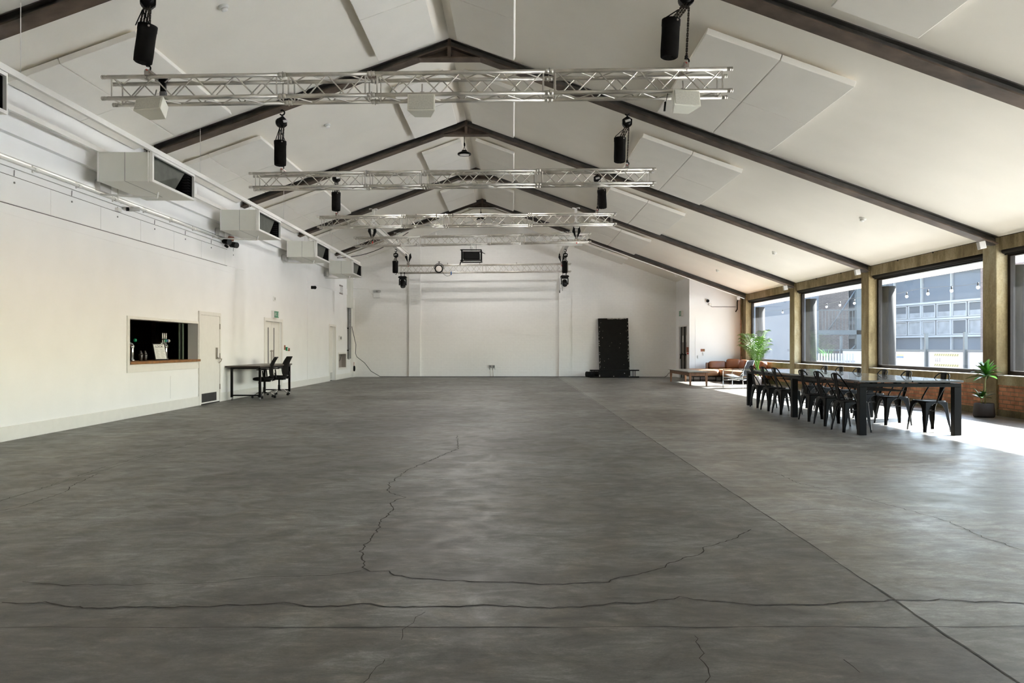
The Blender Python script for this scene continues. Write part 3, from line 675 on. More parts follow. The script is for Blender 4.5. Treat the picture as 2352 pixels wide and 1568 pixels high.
tag(b.build('rigging_tensioner', ['black', 'grey']), 'black and grey tension block inside the nearest truss beside the left hoist', 'rigging')

# high bay lamps
def highbay(p, ztop, label, watts=0):
    t = thing('high_bay_lamp', label, 'lamp', p, 0, 'round high bay lamps under the ridge')
    MB().lathe([(0.06, 0.11), (0.07, 0.07), (0.10, 0.065), (0.165, 0.03), (0.17, 0.0), (0.155, -0.012), (0.12, -0.006)], 32).build('lamp_housing', 'black', t)
    MB().lathe([(0.12, -0.008), (0.09, -0.012), (0.001, -0.012)], 32).build('lamp_diffuser', 'diffuser', t)
    c = MB(); c.tube([(0.03 * math.cos(a), 0, 0.14 + 0.03 * math.sin(a)) for a in [PI * 2 * k / 10 for k in range(10)]], 0.006, 5, closed=True); chain(c, (0, 0, 0.16), (0, 0, ztop - p.z), 0.02); c.build('hanging_chain', 'chain', t)
    MB().squad((0.005, 0, 0.25), (0.022, 0.022, 0.05), 0.7, 10).build('cable_gland', 'blackm', t)
    l = bpy.data.lights.new('bay_light', 'AREA'); l.shape = 'DISK'; l.size = 0.30; l.energy = watts; l.color = (1.0, 0.97, 0.93)
    lo = bpy.data.objects.new('bay_light', l); C.objects.link(lo); lo.location = (p.x, p.y, p.z - 0.02)
highbay(Vector((-1.21, RAFY[2], H0 + (797 - 355) * RAFY[2] / FP)), RZ - 0.36, 'nearer round black high bay lamp hanging from the ridge plate', 56)
highbay(Vector((-1.22, RAFY[4], H0 + (797 - 504) * RAFY[4] / FP)), RZ - 0.36, 'farther round black high bay lamp seen through the third truss', 36)

# projector
pp = at(1083.5, 588, 24.4)
t = thing('caged_projector', 'black projector in a tube cage hung below the fourth truss', 'projector', pp)
MB().box(-0.255, 0.255, -0.2, 0.25, -0.125, 0.11).build('projector_body', 'black', t, bevel=0.03)
g = MB()
for k in range(14): g.box(-0.225 + k * 0.034, -0.205 + k * 0.034, -0.206, -0.199, -0.10, 0.09)
g.build('front_grille', 'blackm', t)
c = MB()
for y in (-0.24, 0.27):
    for z in (-0.16, 0.165): c.tube([(-0.34, y, z), (0.32, y, z)], 0.019, 8)
    for x in (-0.30, 0.30): c.tube([(x, y, -0.18), (x, y, 0.18)], 0.017, 8)
for x in (-0.3, 0.3):
    for z in (-0.16, 0.165): c.tube([(x, -0.25, z), (x, 0.28, z)], 0.017, 8)
c.build('tube_cage', 'black', t)
c = MB()
c.tube([(0, 0, 0.17), (0, 0, 0.24)], 0.03, 8); c.lathe([(0.05, 0.24), (0.055, 0.3), (0.03, 0.34), (0.015, 0.34), (0.015, 0.50)], 14); c.build('mounting_yoke', 'white', t)
c = MB(); c.tube([(-0.30, -0.24, -0.17), (-0.33, -0.24, -0.22), (-0.35, -0.24, -0.30)], 0.018, 6); c.tube([(0.3, -0.2, 0.1), (0.42, -0.2, 0.05)], 0.012, 6); c.tube([(0.14, 0, 0.17), (0.14, 0, 0.45)], 0.005, 5); c.build('power_cable', 'blackm', t)
# fresnel stage lamp
p = at(1008, 617, 31.62)
t = thing('stage_lamp', 'round black stage lamp with pale lens clamped to the farthest truss', 'stage lamp', p)
MB().lathe([(0.10, 0.30), (0.14, 0.20), (0.155, 0.05), (0.175, 0.0), (0.165, -0.03), (0.135, -0.035), (0.13, -0.01)], 28, rot('X', -PI / 2) @ rot('X', PI) if False else rot('X', PI / 2) @ tr(0, 0, 0) @ Matrix.Scale(-1, 4, (0, 0, 1))).build('lamp_housing', 'black', t)
MB().squad((0, -0.012, 0), (0.125, 0.02, 0.125), 1.0, 24).build('lamp_lens', 'lampglass', t)
c = MB(); c.tube([(-0.2, 0.08, 0), (-0.19, 0.08, 0.1), (-0.1, 0.08, 0.2), (0, 0.08, 0.22), (0.1, 0.08, 0.2), (0.19, 0.08, 0.1), (0.2, 0.08, 0)], 0.013, 6); c.tube([(0, 0.08, 0.2), (0, 0.08, 0.30)], 0.012, 6); c.cbox((0, 0.08, 0.28), (0.08, 0.03, 0.02)); c.build('lamp_yoke', 'black', t)
c = MB(); c.tube([(0.13, 0.1, -0.1), (0.2, 0.1, -0.22), (0.3, 0.1, -0.28), (0.42, 0.1, -0.27), (0.48, 0.1, -0.2)], 0.008, 5); c.build('lamp_cable', 'blackm', t)
c = MB(); c.squad((0.49, 0.1, -0.17), (0.025, 0.025, 0.08), 0.7, 10); c.build('cable_plug', 'blue', t)
# moving heads
def moving_head(p, yaw, pitch, label, cab):
    t = thing('moving_head_light', label, 'stage light', p, 0, 'moving head lights under the farthest truss')
    c = MB()
    for x in (-0.07, 0.07): c.tube([(x, 0, 0.18), (x, 0, 0.02)], 0.014, 6); c.cbox((x, 0, 0.16), (0.04, 0.07, 0.05))
    c.build('clamp', 'black', t)
    MB().prism([(-0.18, -0.02), (-0.14, 0.03), (0.14, 0.03), (0.18, -0.02), (0.13, -0.07), (-0.13, -0.07)], -0.12, 0.12).build('lamp_base', 'black', t, bevel=0.01)
    T = tr(0, 0, -0.20) @ rot('Z', yaw)
    y = MB()
    for e in (-1, 1): y.box(e * 0.135 - 0.02, e * 0.135 + 0.02, -0.05, 0.05, -0.14, 0.11, T)
    y.box(-0.15, 0.15, -0.06, 0.06, 0.095, 0.125, T); y.build('lamp_yoke', 'black', t, bevel=0.015)
    T2 = T @ tr(0, 0, -0.07) @ rot('X', pitch)
    MB().lathe([(0.07, 0.17), (0.105, 0.10), (0.11, -0.08), (0.10, -0.15), (0.085, -0.155), (0.08, -0.13)], 24, T2).build('lamp_head', 'black', t)
    MB().squad((0, 0, -0.13), (0.08, 0.08, 0.02), 1, 16, T2).build('lamp_lens', 'sling', t)
    if cab:
        c = MB(); c.tube([(-0.16, 0, -0.02), (-0.2, 0, -0.2), (-0.19, 0, -0.5), (-0.2, 0, -0.6)], 0.008, 5); c.tube([(-0.2, 0, -0.58), (-0.2, 0, -0.68)], 0.018, 6); c.tube([(-0.13, 0, -0.3), (-0.1, 0, -0.5), (-0.08, 0, -0.6)], 0.007, 5); c.build('lamp_cable', 'blackm', t)
moving_head(at(925, 636, 31.8), R(20), R(-28), 'black moving head light under the left end of the farthest truss, tilted right', False)
moving_head(at(1297, 634, 31.8), 0, R(-55), 'black moving head light under the right end of the farthest truss, with loose cables', True)

# ------------------------------------------------------------------ fan coil duct units and rails (left)
UX0, UX1, UZ0, UZ1 = -6.45, -5.614, 3.83, 4.28
DN = ['cut off by the left edge of the photo', 'nearest fully visible one, above the hatch', 'second fully visible one, above the single door', 'third fully visible one, above the double door', 'farthest of the row, near the back wall']
for i in range(5):
    y0 = 12.20 + BAY * (i - 1) - (0.02 * i); Lg = 1.62
    t = thing('duct_unit', 'cream boxed air conditioning unit, ' + DN[i], 'air conditioner', (0, y0, 0), 0, 'air conditioning units along the left wall')
    b = MB()
    # shell open on the room side
    b.box(UX0, UX1 - 0.02, 0, 0.02, UZ0, UZ1); b.box(UX0, UX1 - 0.02, Lg - 0.02, Lg, UZ0, UZ1); b.box(UX0, UX1 - 0.02, 0, Lg, UZ1 - 0.02, UZ1); b.box(UX0, UX1 - 0.02, 0, Lg, UZ0, UZ0 + 0.02); b.box(UX0, UX0 + 0.02, 0, Lg, UZ0, UZ1)
    b.build('duct_casing', 'duct', t)
    f = MB(); s_ = 0.035
    for a in ((0, Lg, UZ0 - 0.005, UZ0 + s_), (0, Lg, UZ1 - s_, UZ1 + 0.005), (0, s_ + 0.02, UZ0, UZ1), (Lg - 0.02, Lg, UZ0, UZ1)): f.box(UX1 - 0.03, UX1 + 0.012, *a)
    f.build('outlet_frame', 'white', t)
    g = MB(); g.prism([(0.04, UZ1 - 0.03), (Lg * 0.84, UZ1 - 0.03), (Lg * 0.58, UZ0 + 0.03), (0.04, UZ0 + 0.03)], UX1 - 0.07, UX1 - 0.06, 'X'); g.build('outlet_plate', 'ductin', t)
    g = MB(); g.box(UX1 - 0.40, UX1 - 0.38, 0.021, Lg - 0.021, UZ0 + 0.02, UZ1 - 0.02); g.box(UX1 - 0.40, UX1 - 0.03, Lg - 0.03, Lg - 0.021, UZ0 + 0.02, UZ1 - 0.02); g.box(UX1 - 0.40, UX1 - 0.03, 0.021, Lg - 0.03, UZ0 + 0.021, UZ0 + 0.028); g.box(UX1 - 0.40, UX1 - 0.03, 0.021, Lg - 0.03, UZ1 - 0.028, UZ1 - 0.021)
    g.build('duct_lining', 'blackm', t)
    lv = MB()
    for k in range(8): lv.box(UX1 - 0.16, UX1 - 0.05, Lg - 0.16, Lg - 0.035, UZ0 + 0.05 + k * 0.048, UZ0 + 0.058 + k * 0.048)
    lv.build('louvre', 'blackm', t)
    sm = MB(); sm.box((UX0 + UX1) / 2 - 0.003, (UX0 + UX1) / 2 + 0.003, -0.003, 0.0, UZ0, UZ1); sm.box((UX0 + UX1) / 2, (UX0 + UX1) / 2 + 0.008, 0.0, Lg * 0.8, UZ0 - 0.003, UZ0)
    sm.build('casing_seam', 'grey', t)
    e = MB(); e.box(UX0 - 0.008, UX0 + 0.02, -0.008, 0.012, UZ0 - 0.005, UZ1 + 0.03); e.tube([(UX1 - 0.05, -0.012, UZ0 - 0.02), (UX1 - 0.05, -0.012, UZ1 + 0.02)], 0.007, 6)
    e.build('hanger_strap', 'white', t)
    c = MB(); z = UZ0 - 0.10
    c.tube([(XL + 0.05, 0.55, z), (-5.95, 0.85, z), (-5.92, 0.86, z), (-5.90, 0.86, UZ0)], 0.017, 8)
    if i < 3: c.build('condensate_pipe', 'white', t)
    else: c.build('condensate_pipe', 'white', t)
    j = MB(); j.box(XL + 0.02, XL + 0.10, 0.45, 0.80, UZ0 - 0.05, UZ0 + 0.12); j.build('junction_box', 'lgrey', t)
for nm, x in (('room side', UX1 + 0.005), ('wall side', UX0 - 0.005)):
    t = thing('ceiling_rail', 'long pale steel rail over the duct units, %s one of the pair' % nm, 'rail', (x, 0, UZ1 + 0.005), 0, 'rails over the duct units')
    b = MB(); b.box(-0.025, 0.025, 2.0, 28.7, 0.0, 0.02); b.box(0.012, 0.025, 2.0, 28.7, 0.02, 0.065); b.box(-0.025, 0.025, 2.0, 28.7, 0.055, 0.075); b.build('rail_profile', 'white', t)
    b = MB(); b.box(-0.02, 0.008, 2.0, 28.7, 0.022, 0.05); b.build('rail_slot', 'blackm', t)
    for k in range(5):
        y = 3.8 + k * BAY
        b = MB(); b.tube([(0, y, 0.07), (0, y, roofz(x) - UZ1 - 0.11)], 0.005, 5, T=None); b.build('hanger_rod', 'white', t)
# ledger beam along the left wall
b = MB(); b.box(XL, XL + 0.09, YN, YB, 4.09, 4.10); b.box(XL, XL + 0.015, YN, YB, 4.09, 4.31); b.box(XL, XL + 0.09, YN, YB, 4.30, 4.312); b.box(XL + 0.078, XL + 0.09, YN, YB, 4.10, 4.30)
struct(b.build('trim_20', 'wall'))
# plasterboard strip: seven panels
for k in range(8):
    y0 = 10.05 + k * 1.383 - 1.383; y1 = y0 + 1.372
    b = MB(); b.box(XL, XL + 0.012, y0, y1, 3.175, 3.545); struct(b.build('trim_%d' % (21 + k), 'wall'))
    b2 = MB(); b2.tube([(XL + 0.012, (y0 + y1) / 2 - 0.15, 3.47), (XL + 0.022, (y0 + y1) / 2 - 0.15, 3.47)], 0.014, 8)
    b2.tube([(XL + 0.012, (y0 + y1) / 2 - 0.15, 3.56), (XL + 0.016, (y0 + y1) / 2 - 0.15, 3.64)], 0.006, 5)
    o = b2.build('fixing_bolt', 'grey', bpy.data.objects['trim_%d' % (21 + k)])
b = MB(); b.box(XL, XL + 0.004, YN, 18.5, 3.552, 3.558); b.box(XL, XL + 0.004, YN, 18.5, 3.163, 3.171); struct(b.build('trim_30', 'jointm'))
b = MB(); b.box(XL, XL + 0.006, YN, 18.7, 3.03, 3.045); struct(b.build('trim_31', 'wall'))
b = MB(); b.tube([(XL + 0.03, YN, 3.745), (XL + 0.03, 18.9, 3.745)], 0.022, 10)
for k in range(9):
    y = 9.9 + k * 1.1; b.tube([(XL + 0.03, y, 3.745), (XL + 0.03, y + 0.10, 3.745)], 0.03, 8); b.box(XL, XL + 0.02, y - 0.01, y + 0.01, 3.70, 3.80)
tag(b.build('wall_pipe', 'white'), 'long white pipe running along the left wall under the duct units', 'pipe')
b = MB(); b.tube([(XL + 0.02, YN, 3.80), (XL + 0.02, 18.9, 3.80)], 0.008, 5); b.tube([(XL + 0.02, YN, 3.66), (XL + 0.02, 18.7, 3.66)], 0.006, 5)
tag(b.build('wall_conduit', 'lgrey'), 'thin grey conduit above and below the white wall pipe', 'conduit')
# camera and spot lamp on wall
y, z = onleft(281, 477)
t = thing('wall_camera', 'small pale security camera with cables under the nearest duct unit', 'camera', (XL, y, z))
b = MB(); T = tr(0.14, 0.05, 0) @ rot('Z', R(-50)); b.tube([(0, 0.12, 0), (0, -0.05, -0.02)], 0.04, 10, T=T); b.build('camera_body', 'lgrey', t)
b = MB(); b.tube([(0, -0.05, -0.02), (0, -0.09, -0.025)], 0.034, 10, T=T); b.build('camera_lens', 'black', t)
b = MB(); b.box(0, 0.05, -0.25, -0.12, -0.10, -0.04); b.tube([(0.03, -0.1, 0.05), (0.03, -0.2, 0.12), (0.03, -0.22, 0.3), (0.03, -0.15, 0.33)], 0.008, 5); b.tube([(0, 0, 0), (0.12, 0.03, 0)], 0.015, 6); b.build('camera_bracket', 'white', t)
y, z = onleft(516, 557)
t = thing('wall_spotlights', 'pair of black spotlights with red cap under the second duct unit', 'spotlight', (XL, y, z))
b = MB(); b.tube([(0.05, -0.15, 0.02), (0.2, -0.25, -0.02)], 0.07, 12); b.tube([(0.12, 0.1, -0.03), (0.28, 0.02, -0.06)], 0.07, 12); b.tube([(0, 0, 0), (0.12, -0.05, 0)], 0.03, 8); b.tube([(0.05, -0.1, -0.08), (0.12, -0.15, -0.12)], 0.03, 8); b.build('lamp_head', 'black', t)
b = MB(); b.tube([(0.05, 0.12, 0.12), (0.16, 0.12, 0.10)], 0.055, 10); b.build('red_cap', 'brownred', t)

# ------------------------------------------------------------------ left wall: hatch, doors, fittings
t = struct(bpy.data.objects.new('window_20', None)); C.objects.link(t)
f = MB(); y0, y1, z0, z1 = HATCH; x = XL
f.box(x, x + 0.018, y0 - 0.09, y1 + 0.02, z1, z1 + 0.05); f.box(x, x + 0.018, y0 - 0.09, y0, z0 - 0.14, z1 + 0.05); f.box(x, x + 0.018, y1, y1 + 0.03, z0 - 0.14, z1 + 0.05); f.box(x, x + 0.018, y0 - 0.09, y1 + 0.03, z0 - 0.14, z0 - 0.06); f.box(x - 0.2, x + 0.012, y0, y1, z0 - 0.06, z0)
f.build('hatch_frame', 'white', t, bevel=0.003)
b = MB(); b.box(-7.30, XL + 0.03, y0 + 0.005, y1 + 0.11, 0.945, 0.995); b.v = b.v
b = MB(); b.box(-7.30, XL + 0.0, y0 + 0.005, y1 - 0.005, 0.945, 0.993); b.box(XL, XL + 0.035, y0 + 0.005, y1 + 0.10, 0.945, 0.993)
tag(b.build('bar_counter', 'wood', bevel=0.004), 'brown wooden counter board in the serving hatch', 'counter')
# bar room behind the hatch
b = MB(); b.box(-9.9, -9.8, 12.4, 25.1, 0, 2.7); b.box(-9.9, XL - 0.2, 12.3, 12.4, 0, 2.7); b.box(-9.9, XL - 0.2, 25.0, 25.1, 0, 2.7); b.box(-9.9, XL - 0.2, 12.3, 25.1, 2.6, 2.7); b.box(-9.9, XL - 0.2, 12.3, 25.1, -0.1, 0.0)
struct(b.build('wall_bar', 'barwall'))
t = thing('back_bar_shelf', 'dark back bar shelving deep inside the serving hatch', 'shelf', (-9.8, 18.6, 0))
b = MB(); b.box(0.0, 0.45, 0, 3.4, 0.85, 0.90); b.box(0, 0.03, 0, 3.4, 0.0, 2.2); b.build('shelf_unit', 'barwall', t, bevel=0.01)
MB().box(0.0, 0.30, 0.0, 3.1, 1.33, 1.36).build('shelf_board', 'barwall', t); MB().box(0.0, 0.30, 0.0, 3.1, 1.18, 1.21).build('shelf_board', 'barwall', t)
b = MB(); b.box(-9.42, -9.30, 20.42, 20.62, 0.005, 2.5); tag(b.build('door_edge', 'lgrey'), 'pale grey upright strip deep inside the serving hatch', 'door edge')
b = MB(); b.box(-6.99, -6.96, 16.55, 16.565, 0.995, 1.755); b.box(-7.06, -7.03, 16.55, 16.565, 0.995, 1.755)
tag(b.build('sliding_glass_edge', 'glassg'), 'green edges of sliding glass at the right of the serving hatch', 'glass')
def tap_tower(x, y, label, badges, lever=True):
    t = thing('beer_tap_tower', label, 'beer tap', (x, y, 0.993), 0, 'chrome beer taps on the hatch counter')
    b = MB(); b.lathe([(0.055, 0), (0.055, 0.02), (0.035, 0.04), (0.033, 0.22), (0.04, 0.28)], 16); b.tube([(0, 0.02, 0.27), (0, -0.05, 0.31), (0, -0.16, 0.33), (0, -0.28, 0.33)], [0.04, 0.045, 0.04, 0.03], 12); b.build('tap_body', 'chrome', t)
    if lever:
        for k in range(3):
            l = MB(); yy = -0.26 + 0.08 * k + 0.0; l.tube([(0.05, yy, 0.33), (0.05, yy, 0.40)], 0.008, 6); l.tube([(0.05, yy, 0.42), (0.05, yy, 0.54)], 0.014, 8); l.build('tap_handle', 'whitep', t)
            l = MB(); l.tube([(0.06, yy, 0.33), (0.08, yy, 0.28), (0.08, yy, 0.24)], 0.008, 6); l.build('tap_spout', 'chrome', t)
    for k, mm in enumerate(badges):
        q = MB(); q.lathe([(0.0, 0), (0.032, 0.0), (0.032, 0.010), (0, 0.012)], 16, tr(0.05, 0.02 - 0.085 * (len(badges) - 1 - k) + 0.0, 0.385) @ rot('X', R(90)) @ rot('Y', R(40))); q.build('brand_badge', mm, t)
tap_tower(-7.08, 15.98, 'chrome beer tap tower with three white handles behind the menu card', ['green', 'blue', 'lgrey'])
tap_tower(-7.05, 14.50, 'chrome beer tap tower at the left end of the serving hatch', ['green'], lever=False)
for k, (px, lb) in enumerate(((323, 'left'), (333, 'right'))):
    y = 6.95 * FP / (CX - px); t = thing('cocktail_shaker', '%s dark steel cocktail shaker on the hatch counter beside the left tap' % lb, 'shaker', (-6.95, y, 0.993), 0, 'cocktail shakers')
    MB().lathe([(0.03, 0), (0.032, 0.01), (0.042, 0.10), (0.042, 0.12)], 16).build('shaker_cup', 'darkchrome', t); MB().lathe([(0.042, 0.12), (0.03, 0.15), (0.018, 0.165), (0.018, 0.19), (0.0, 0.192)], 16).build('shaker_cap', 'darkchrome', t)
t = thing('menu_card', 'black framed menu card standing on the hatch counter, headed LOOK', 'menu', (-6.88, 15.34, 0.998), R(62))
Tm = rot('X', R(-16))
MB().box(-0.14, 0.14, -0.006, 0.008, 0, 0.335, Tm).build('card_frame', 'black', t)
MB().box(-0.122, 0.122, -0.009, -0.006, 0.02, 0.318, Tm).build('card_sheet', 'paper', t)
text_mesh('LOOK', 0.062, 'card_heading', 'ink', t, Tm @ tr(0.0, -0.010, 0.27) @ rot('X', R(90)))
b = MB()
for k in range(9):
    for e in (-0.055, 0.055): b.box(e - 0.045, e + 0.045 - 0.02 * (k % 3), -0.0105, -0.009, 0.04 + k * 0.022, 0.045 + k * 0.022, Tm)
b.build('card_lines', 'lgrey', t)
# access panel on wall
b = MB(); ya, yb = onleft(391, 900)[0], onleft(455, 900)[0]
b.box(XL, XL + 0.006, ya, yb, 0.24, 0.68); struct(b.build('trim_32', 'wall'))
# door 1
t = struct(bpy.data.objects.new('door_1', None)); C.objects.link(t)
b = MB(); b.box(XL, XL + 0.03, 16.80, 16.90, 0, 2.03); b.box(XL, XL + 0.03, 17.98, 18.05, 0, 2.03); b.box(XL, XL + 0.03, 16.80, 18.05, 1.95, 2.03); b.build('door_frame', 'white', t, bevel=0.004)
MB().box(XL, XL + 0.022, 16.91, 17.97, 0.02, 1.945).build('door_leaf', 'white', t)
MB().box(XL + 0.022, XL + 0.026, 16.94, 17.78, 0.05, 0.24).build('kick_plate', 'kick', t)
b = MB(); b.box(XL, XL + 0.024, 16.91, 17.97, 0.0, 0.02); b.build('door_gap', 'black', t)
b = MB(); b.box(XL + 0.022, XL + 0.04, 17.74, 17.82, 0.98, 1.24); b.tube([(XL + 0.04, 17.78, 1.02), (XL + 0.09, 17.80, 0.99), (XL + 0.09, 17.93, 0.98)], 0.012, 8); b.tube([(XL + 0.09, 17.93, 0.98), (XL + 0.06, 17.96, 0.93), (XL + 0.04, 17.9, 0.89)], 0.01, 8); b.build('door_handle', 'brushed', t)
for z in (0.35, 1.05, 1.72): MB().tube([(XL + 0.03, 17.975, z - 0.06), (XL + 0.03, 17.975, z + 0.06)], 0.013, 8).build('hinge', 'brushed', t)
# door 2: double door in a recess
t = struct(bpy.data.objects.new('door_2', None)); C.objects.link(t)
b = MB(); ya, yb, zt_ = 21.35, 22.85, 1.97
b.box(XL, XL + 0.02, ya - 0.10, ya, 0, zt_ + 0.09); b.box(XL, XL + 0.02, yb, yb + 0.10, 0, zt_ + 0.09); b.box(XL, XL + 0.02, ya - 0.1, yb + 0.1, zt_, zt_ + 0.09); b.box(XL - 0.10, XL - 0.05, ya, ya + 0.03, 0, zt_); b.box(XL - 0.10, XL - 0.05, yb - 0.03, yb, 0, zt_)
b.build('door_frame', 'white', t, bevel=0.004)
ym = (ya + yb) / 2
for k, (p, q) in enumerate(((ya + 0.01, ym - 0.004), (ym + 0.004, yb - 0.01))):
    MB().box(XL - 0.11, XL - 0.07, p, q, 0.01, zt_ - 0.01).build('door_leaf', 'white', t)
    c0 = q - 0.30 if k == 0 else p + 0.22
    MB().box(XL - 0.071, XL - 0.066, c0, c0 + 0.08, 0.62 + 0.13, 1.80).build('vision_panel', 'grey', t)
    c1 = q - 0.10 if k == 0 else p + 0.06
    b = MB(); b.tube([(XL - 0.03, c1 + 0.02, 0.72), (XL - 0.03, c1 + 0.02, 1.17)], 0.015, 8); b.tube([(XL - 0.07, c1 + 0.02, 0.75), (XL - 0.03, c1 + 0.02, 0.75)], 0.01, 6); b.tube([(XL - 0.07, c1 + 0.02, 1.14), (XL - 0.03, c1 + 0.02, 1.14)], 0.01, 6); b.build('pull_handle', 'brushed', t)
MB().box(XL - 0.2, XL - 0.115, ya, yb, 0, zt_).build('recess_back', 'wall', t)
# door 3
t = struct(bpy.data.objects.new('door_3', None)); C.objects.link(t)
b = MB(); ya, yb, zt_ = 28.85, 29.75, 2.02
b.box(XL, XL + 0.02, ya - 0.1, ya, 0, zt_ + 0.08); b.box(XL, XL + 0.02, yb, yb + 0.1, 0, zt_ + 0.08); b.box(XL, XL + 0.02, ya - 0.1, yb + 0.1, zt_, zt_ + 0.08); b.build('door_frame', 'white', t)
MB().box(XL - 0.15, XL - 0.10, ya, yb, 0.02, zt_).build('door_leaf', 'white', t)
MB().box(XL - 0.10, XL - 0.095, ya + 0.04, yb - 0.04, 0.05, 0.30).build('kick_plate', 'lgrey', t)
MB().box(XL - 0.19, XL - 0.12, ya, yb, 0, 0.02).build('door_gap', 'black', t)
# low open recess
t = thing('service_recess', 'open grey square recess low in the left wall beside the back corner', 'recess', (XL, BOXH[0], BOXH[2]))
L, Hh = BOXH[1] - BOXH[0], BOXH[3] - BOXH[2]
MB().box(-0.19, -0.17, 0, L, 0, Hh).build('recess_back', 'taupe', t); MB().box(-0.17, -0.005, L - 0.02, L - 0.001, 0, Hh).build('recess_side', 'taupe', t)
b = MB(); b.box(0, 0.012, -0.08, 0, -0.06, Hh + 0.06); b.box(0, 0.012, L, L + 0.08, -0.06, Hh + 0.06); b.box(0, 0.012, 0, L, Hh, Hh + 0.06); b.box(0, 0.012, 0, L, -0.06, 0); b.build('recess_frame', 'white', t)
b = MB(); b.tube([(-0.1, 0.02, 0.05), (-0.12, 0.3, 0.2), (-0.12, 0.8, 0.3), (-0.13, 1.1, 0.5)], 0.01, 6); b.build('recess_cable', 'ink', t)
# exit sign on left wall
def exit_sign(p, w, h, d, label, ax, facing):
    # sign box; ax 'x': sits on a wall facing +x or -x
    t = thing('exit_sign', label, 'exit sign', p, 0, 'green exit signs')
    s = facing
    MB().box(min(0, s * d), max(0, s * d), 0, w, 0, h).build('sign_box', 'whitep', t)
    x = s * (d + 0.003)
    MB().box(min(x, s * d), max(x, s * d), 0.012, w - 0.012, 0.012, h - 0.012).build('sign_face', 'green', t)
    b = MB(); x2 = s * (d + 0.005)
    def q(y0, y1, z0, z1): b.box(min(x2, s * d), max(x2, s * d), y0, y1, z0, z1)
    ym = w * 0.5
    q(w * 0.80, w * 0.90, h * 0.15, h * 0.85); q(ym - 0.008, ym + 0.008, h * 0.35, h * 0.8)
    b.prism([(ym - 0.03, h * 0.38), (ym + 0.03, h * 0.38), (ym, h * 0.2)], min(x2, s * d), max(x2, s * d), 'X')
    for a in (((0.22, 0.72), (0.16, 0.50)), ((0.16, 0.50), (0.24, 0.34)), ((0.24, 0.34), (0.18, 0.18)), ((0.16, 0.50), (0.08, 0.36)), ((0.22, 0.66), (0.30, 0.52)), ((0.22, 0.66), (0.10, 0.62))):
        b.tube([(x2, a[0][0] * w, a[0][1] * h), (x2, a[1][0] * w, a[1][1] * h)], 0.009, 5)
    b.squad((x2, 0.25 * w, 0.82 * h), (0.004, 0.016, 0.016), 1, 10)
    b.build('sign_pictogram', 'paper', t)
y0s = onleft(624, 720, -6.75)[0]
exit_sign((XL, y0s - 0.05, 2.07), 0.42, 0.20, 0.09, 'green exit sign above the white double door on the left wall', 'x', 1)
# small things on the left wall
def wallbox(name, px, py, w, h, d, m, label, cat, face=None):
    y, z = onleft(px, py)
    t = thing(name, label, cat, (XL, y, z))
    MB().box(0, d, -w / 2, w / 2, -h / 2, h / 2).build('casing', m, t, bevel=0.004)
    if face: MB().box(d, d + 0.006, -w * 0.3, w * 0.3, -h * 0.3, h * 0.3).build('front_plate', face, t)
    return t
wallbox('wall_sensor', 629, 686, 0.18, 0.12, 0.03, 'whitep', 'small white sensor box high above the double door', 'sensor', 'lgrey')
wallbox('wall_intercom', 653, 798, 0.06, 0.14, 0.03, 'brownred', 'small brown switch right of the double door frame', 'switch')
wallbox('break_glass_point', 657, 801, 0.11, 0.11, 0.05, 'green', 'green break glass point beside the double door', 'call point', 'white')
wallbox('fire_call_point', 662.5, 802.5, 0.12, 0.09, 0.03, 'brownred', 'red brown call point rightmost beside the double door', 'call point')
t = wallbox('vent_grille', 783, 665, 0.55, 0.36, 0.02, 'taupe', 'grey vent grille high on the left wall near the back corner', 'vent')
b = MB()
for k in range(8): b.box(0.02, 0.026, -0.25, 0.25, -0.15 + k * 0.04, -0.14 + k * 0.04)
b.build('vent_slats', 'grey', t)
wallbox('thermostat', 780, 776, 0.38, 0.18, 0.05, 'whitep', 'white control panel above the open recess', 'control panel', 'grey')
t = wallbox('black_sensor', 715, 660, 0.10, 0.10, 0.10, 'black', 'small black dome sensor high on the left wall', 'sensor')
MB().squad((0.12, 0, 0), (0.06, 0.06, 0.06), 1, 12).build('sensor_dome', 'black', t)
b = MB(); b.box(XL, XL + 0.012, 25.75, 25.77, 0.2, 3.6); b.box(XL, XL + 0.02, 25.77, 32.1, 3.38, 3.62); struct(b.build('trim_33', 'wall'))
# trunking + cable tray in corner
b = MB(); b.box(XL, XL + 0.16, 31.85, 32.35, 2.85, 4.9); struct(b.build('trim_34', 'duct'))
b = MB(); b.box(XL, XL + 0.10, 32.55, 33.0, 0.0, 3.3); struct(b.build('trim_35', 'white'))
t = thing('cable_ladder', 'dark perforated vertical cable tray in the back left corner', 'cable tray', (XL, 32.0, 0))
b = MB(); b.box(0.05, 0.07, -0.06, 0.06, 0.75, 2.95)
for k in range(54): b.box(0.07, 0.10, 0.04, 0.16, 0.80 + k * 0.038, 0.815 + k * 0.038)
b.box(0.10, 0.11, 0.04, 0.16, 0.78, 2.9); b.build('tray_rail', 'grey', t)
b = MB(); b.box(0.03, 0.06, -0.1, -0.02, 2.85, 3.05); b.box(0.0, 0.06, -0.1, -0.04, 2.0, 2.04); b.box(0, 0.06, -0.1, -0.04, 1.1, 1.14); b.build('tray_bracket', 'black', t)
b = MB(); yy = 32.2
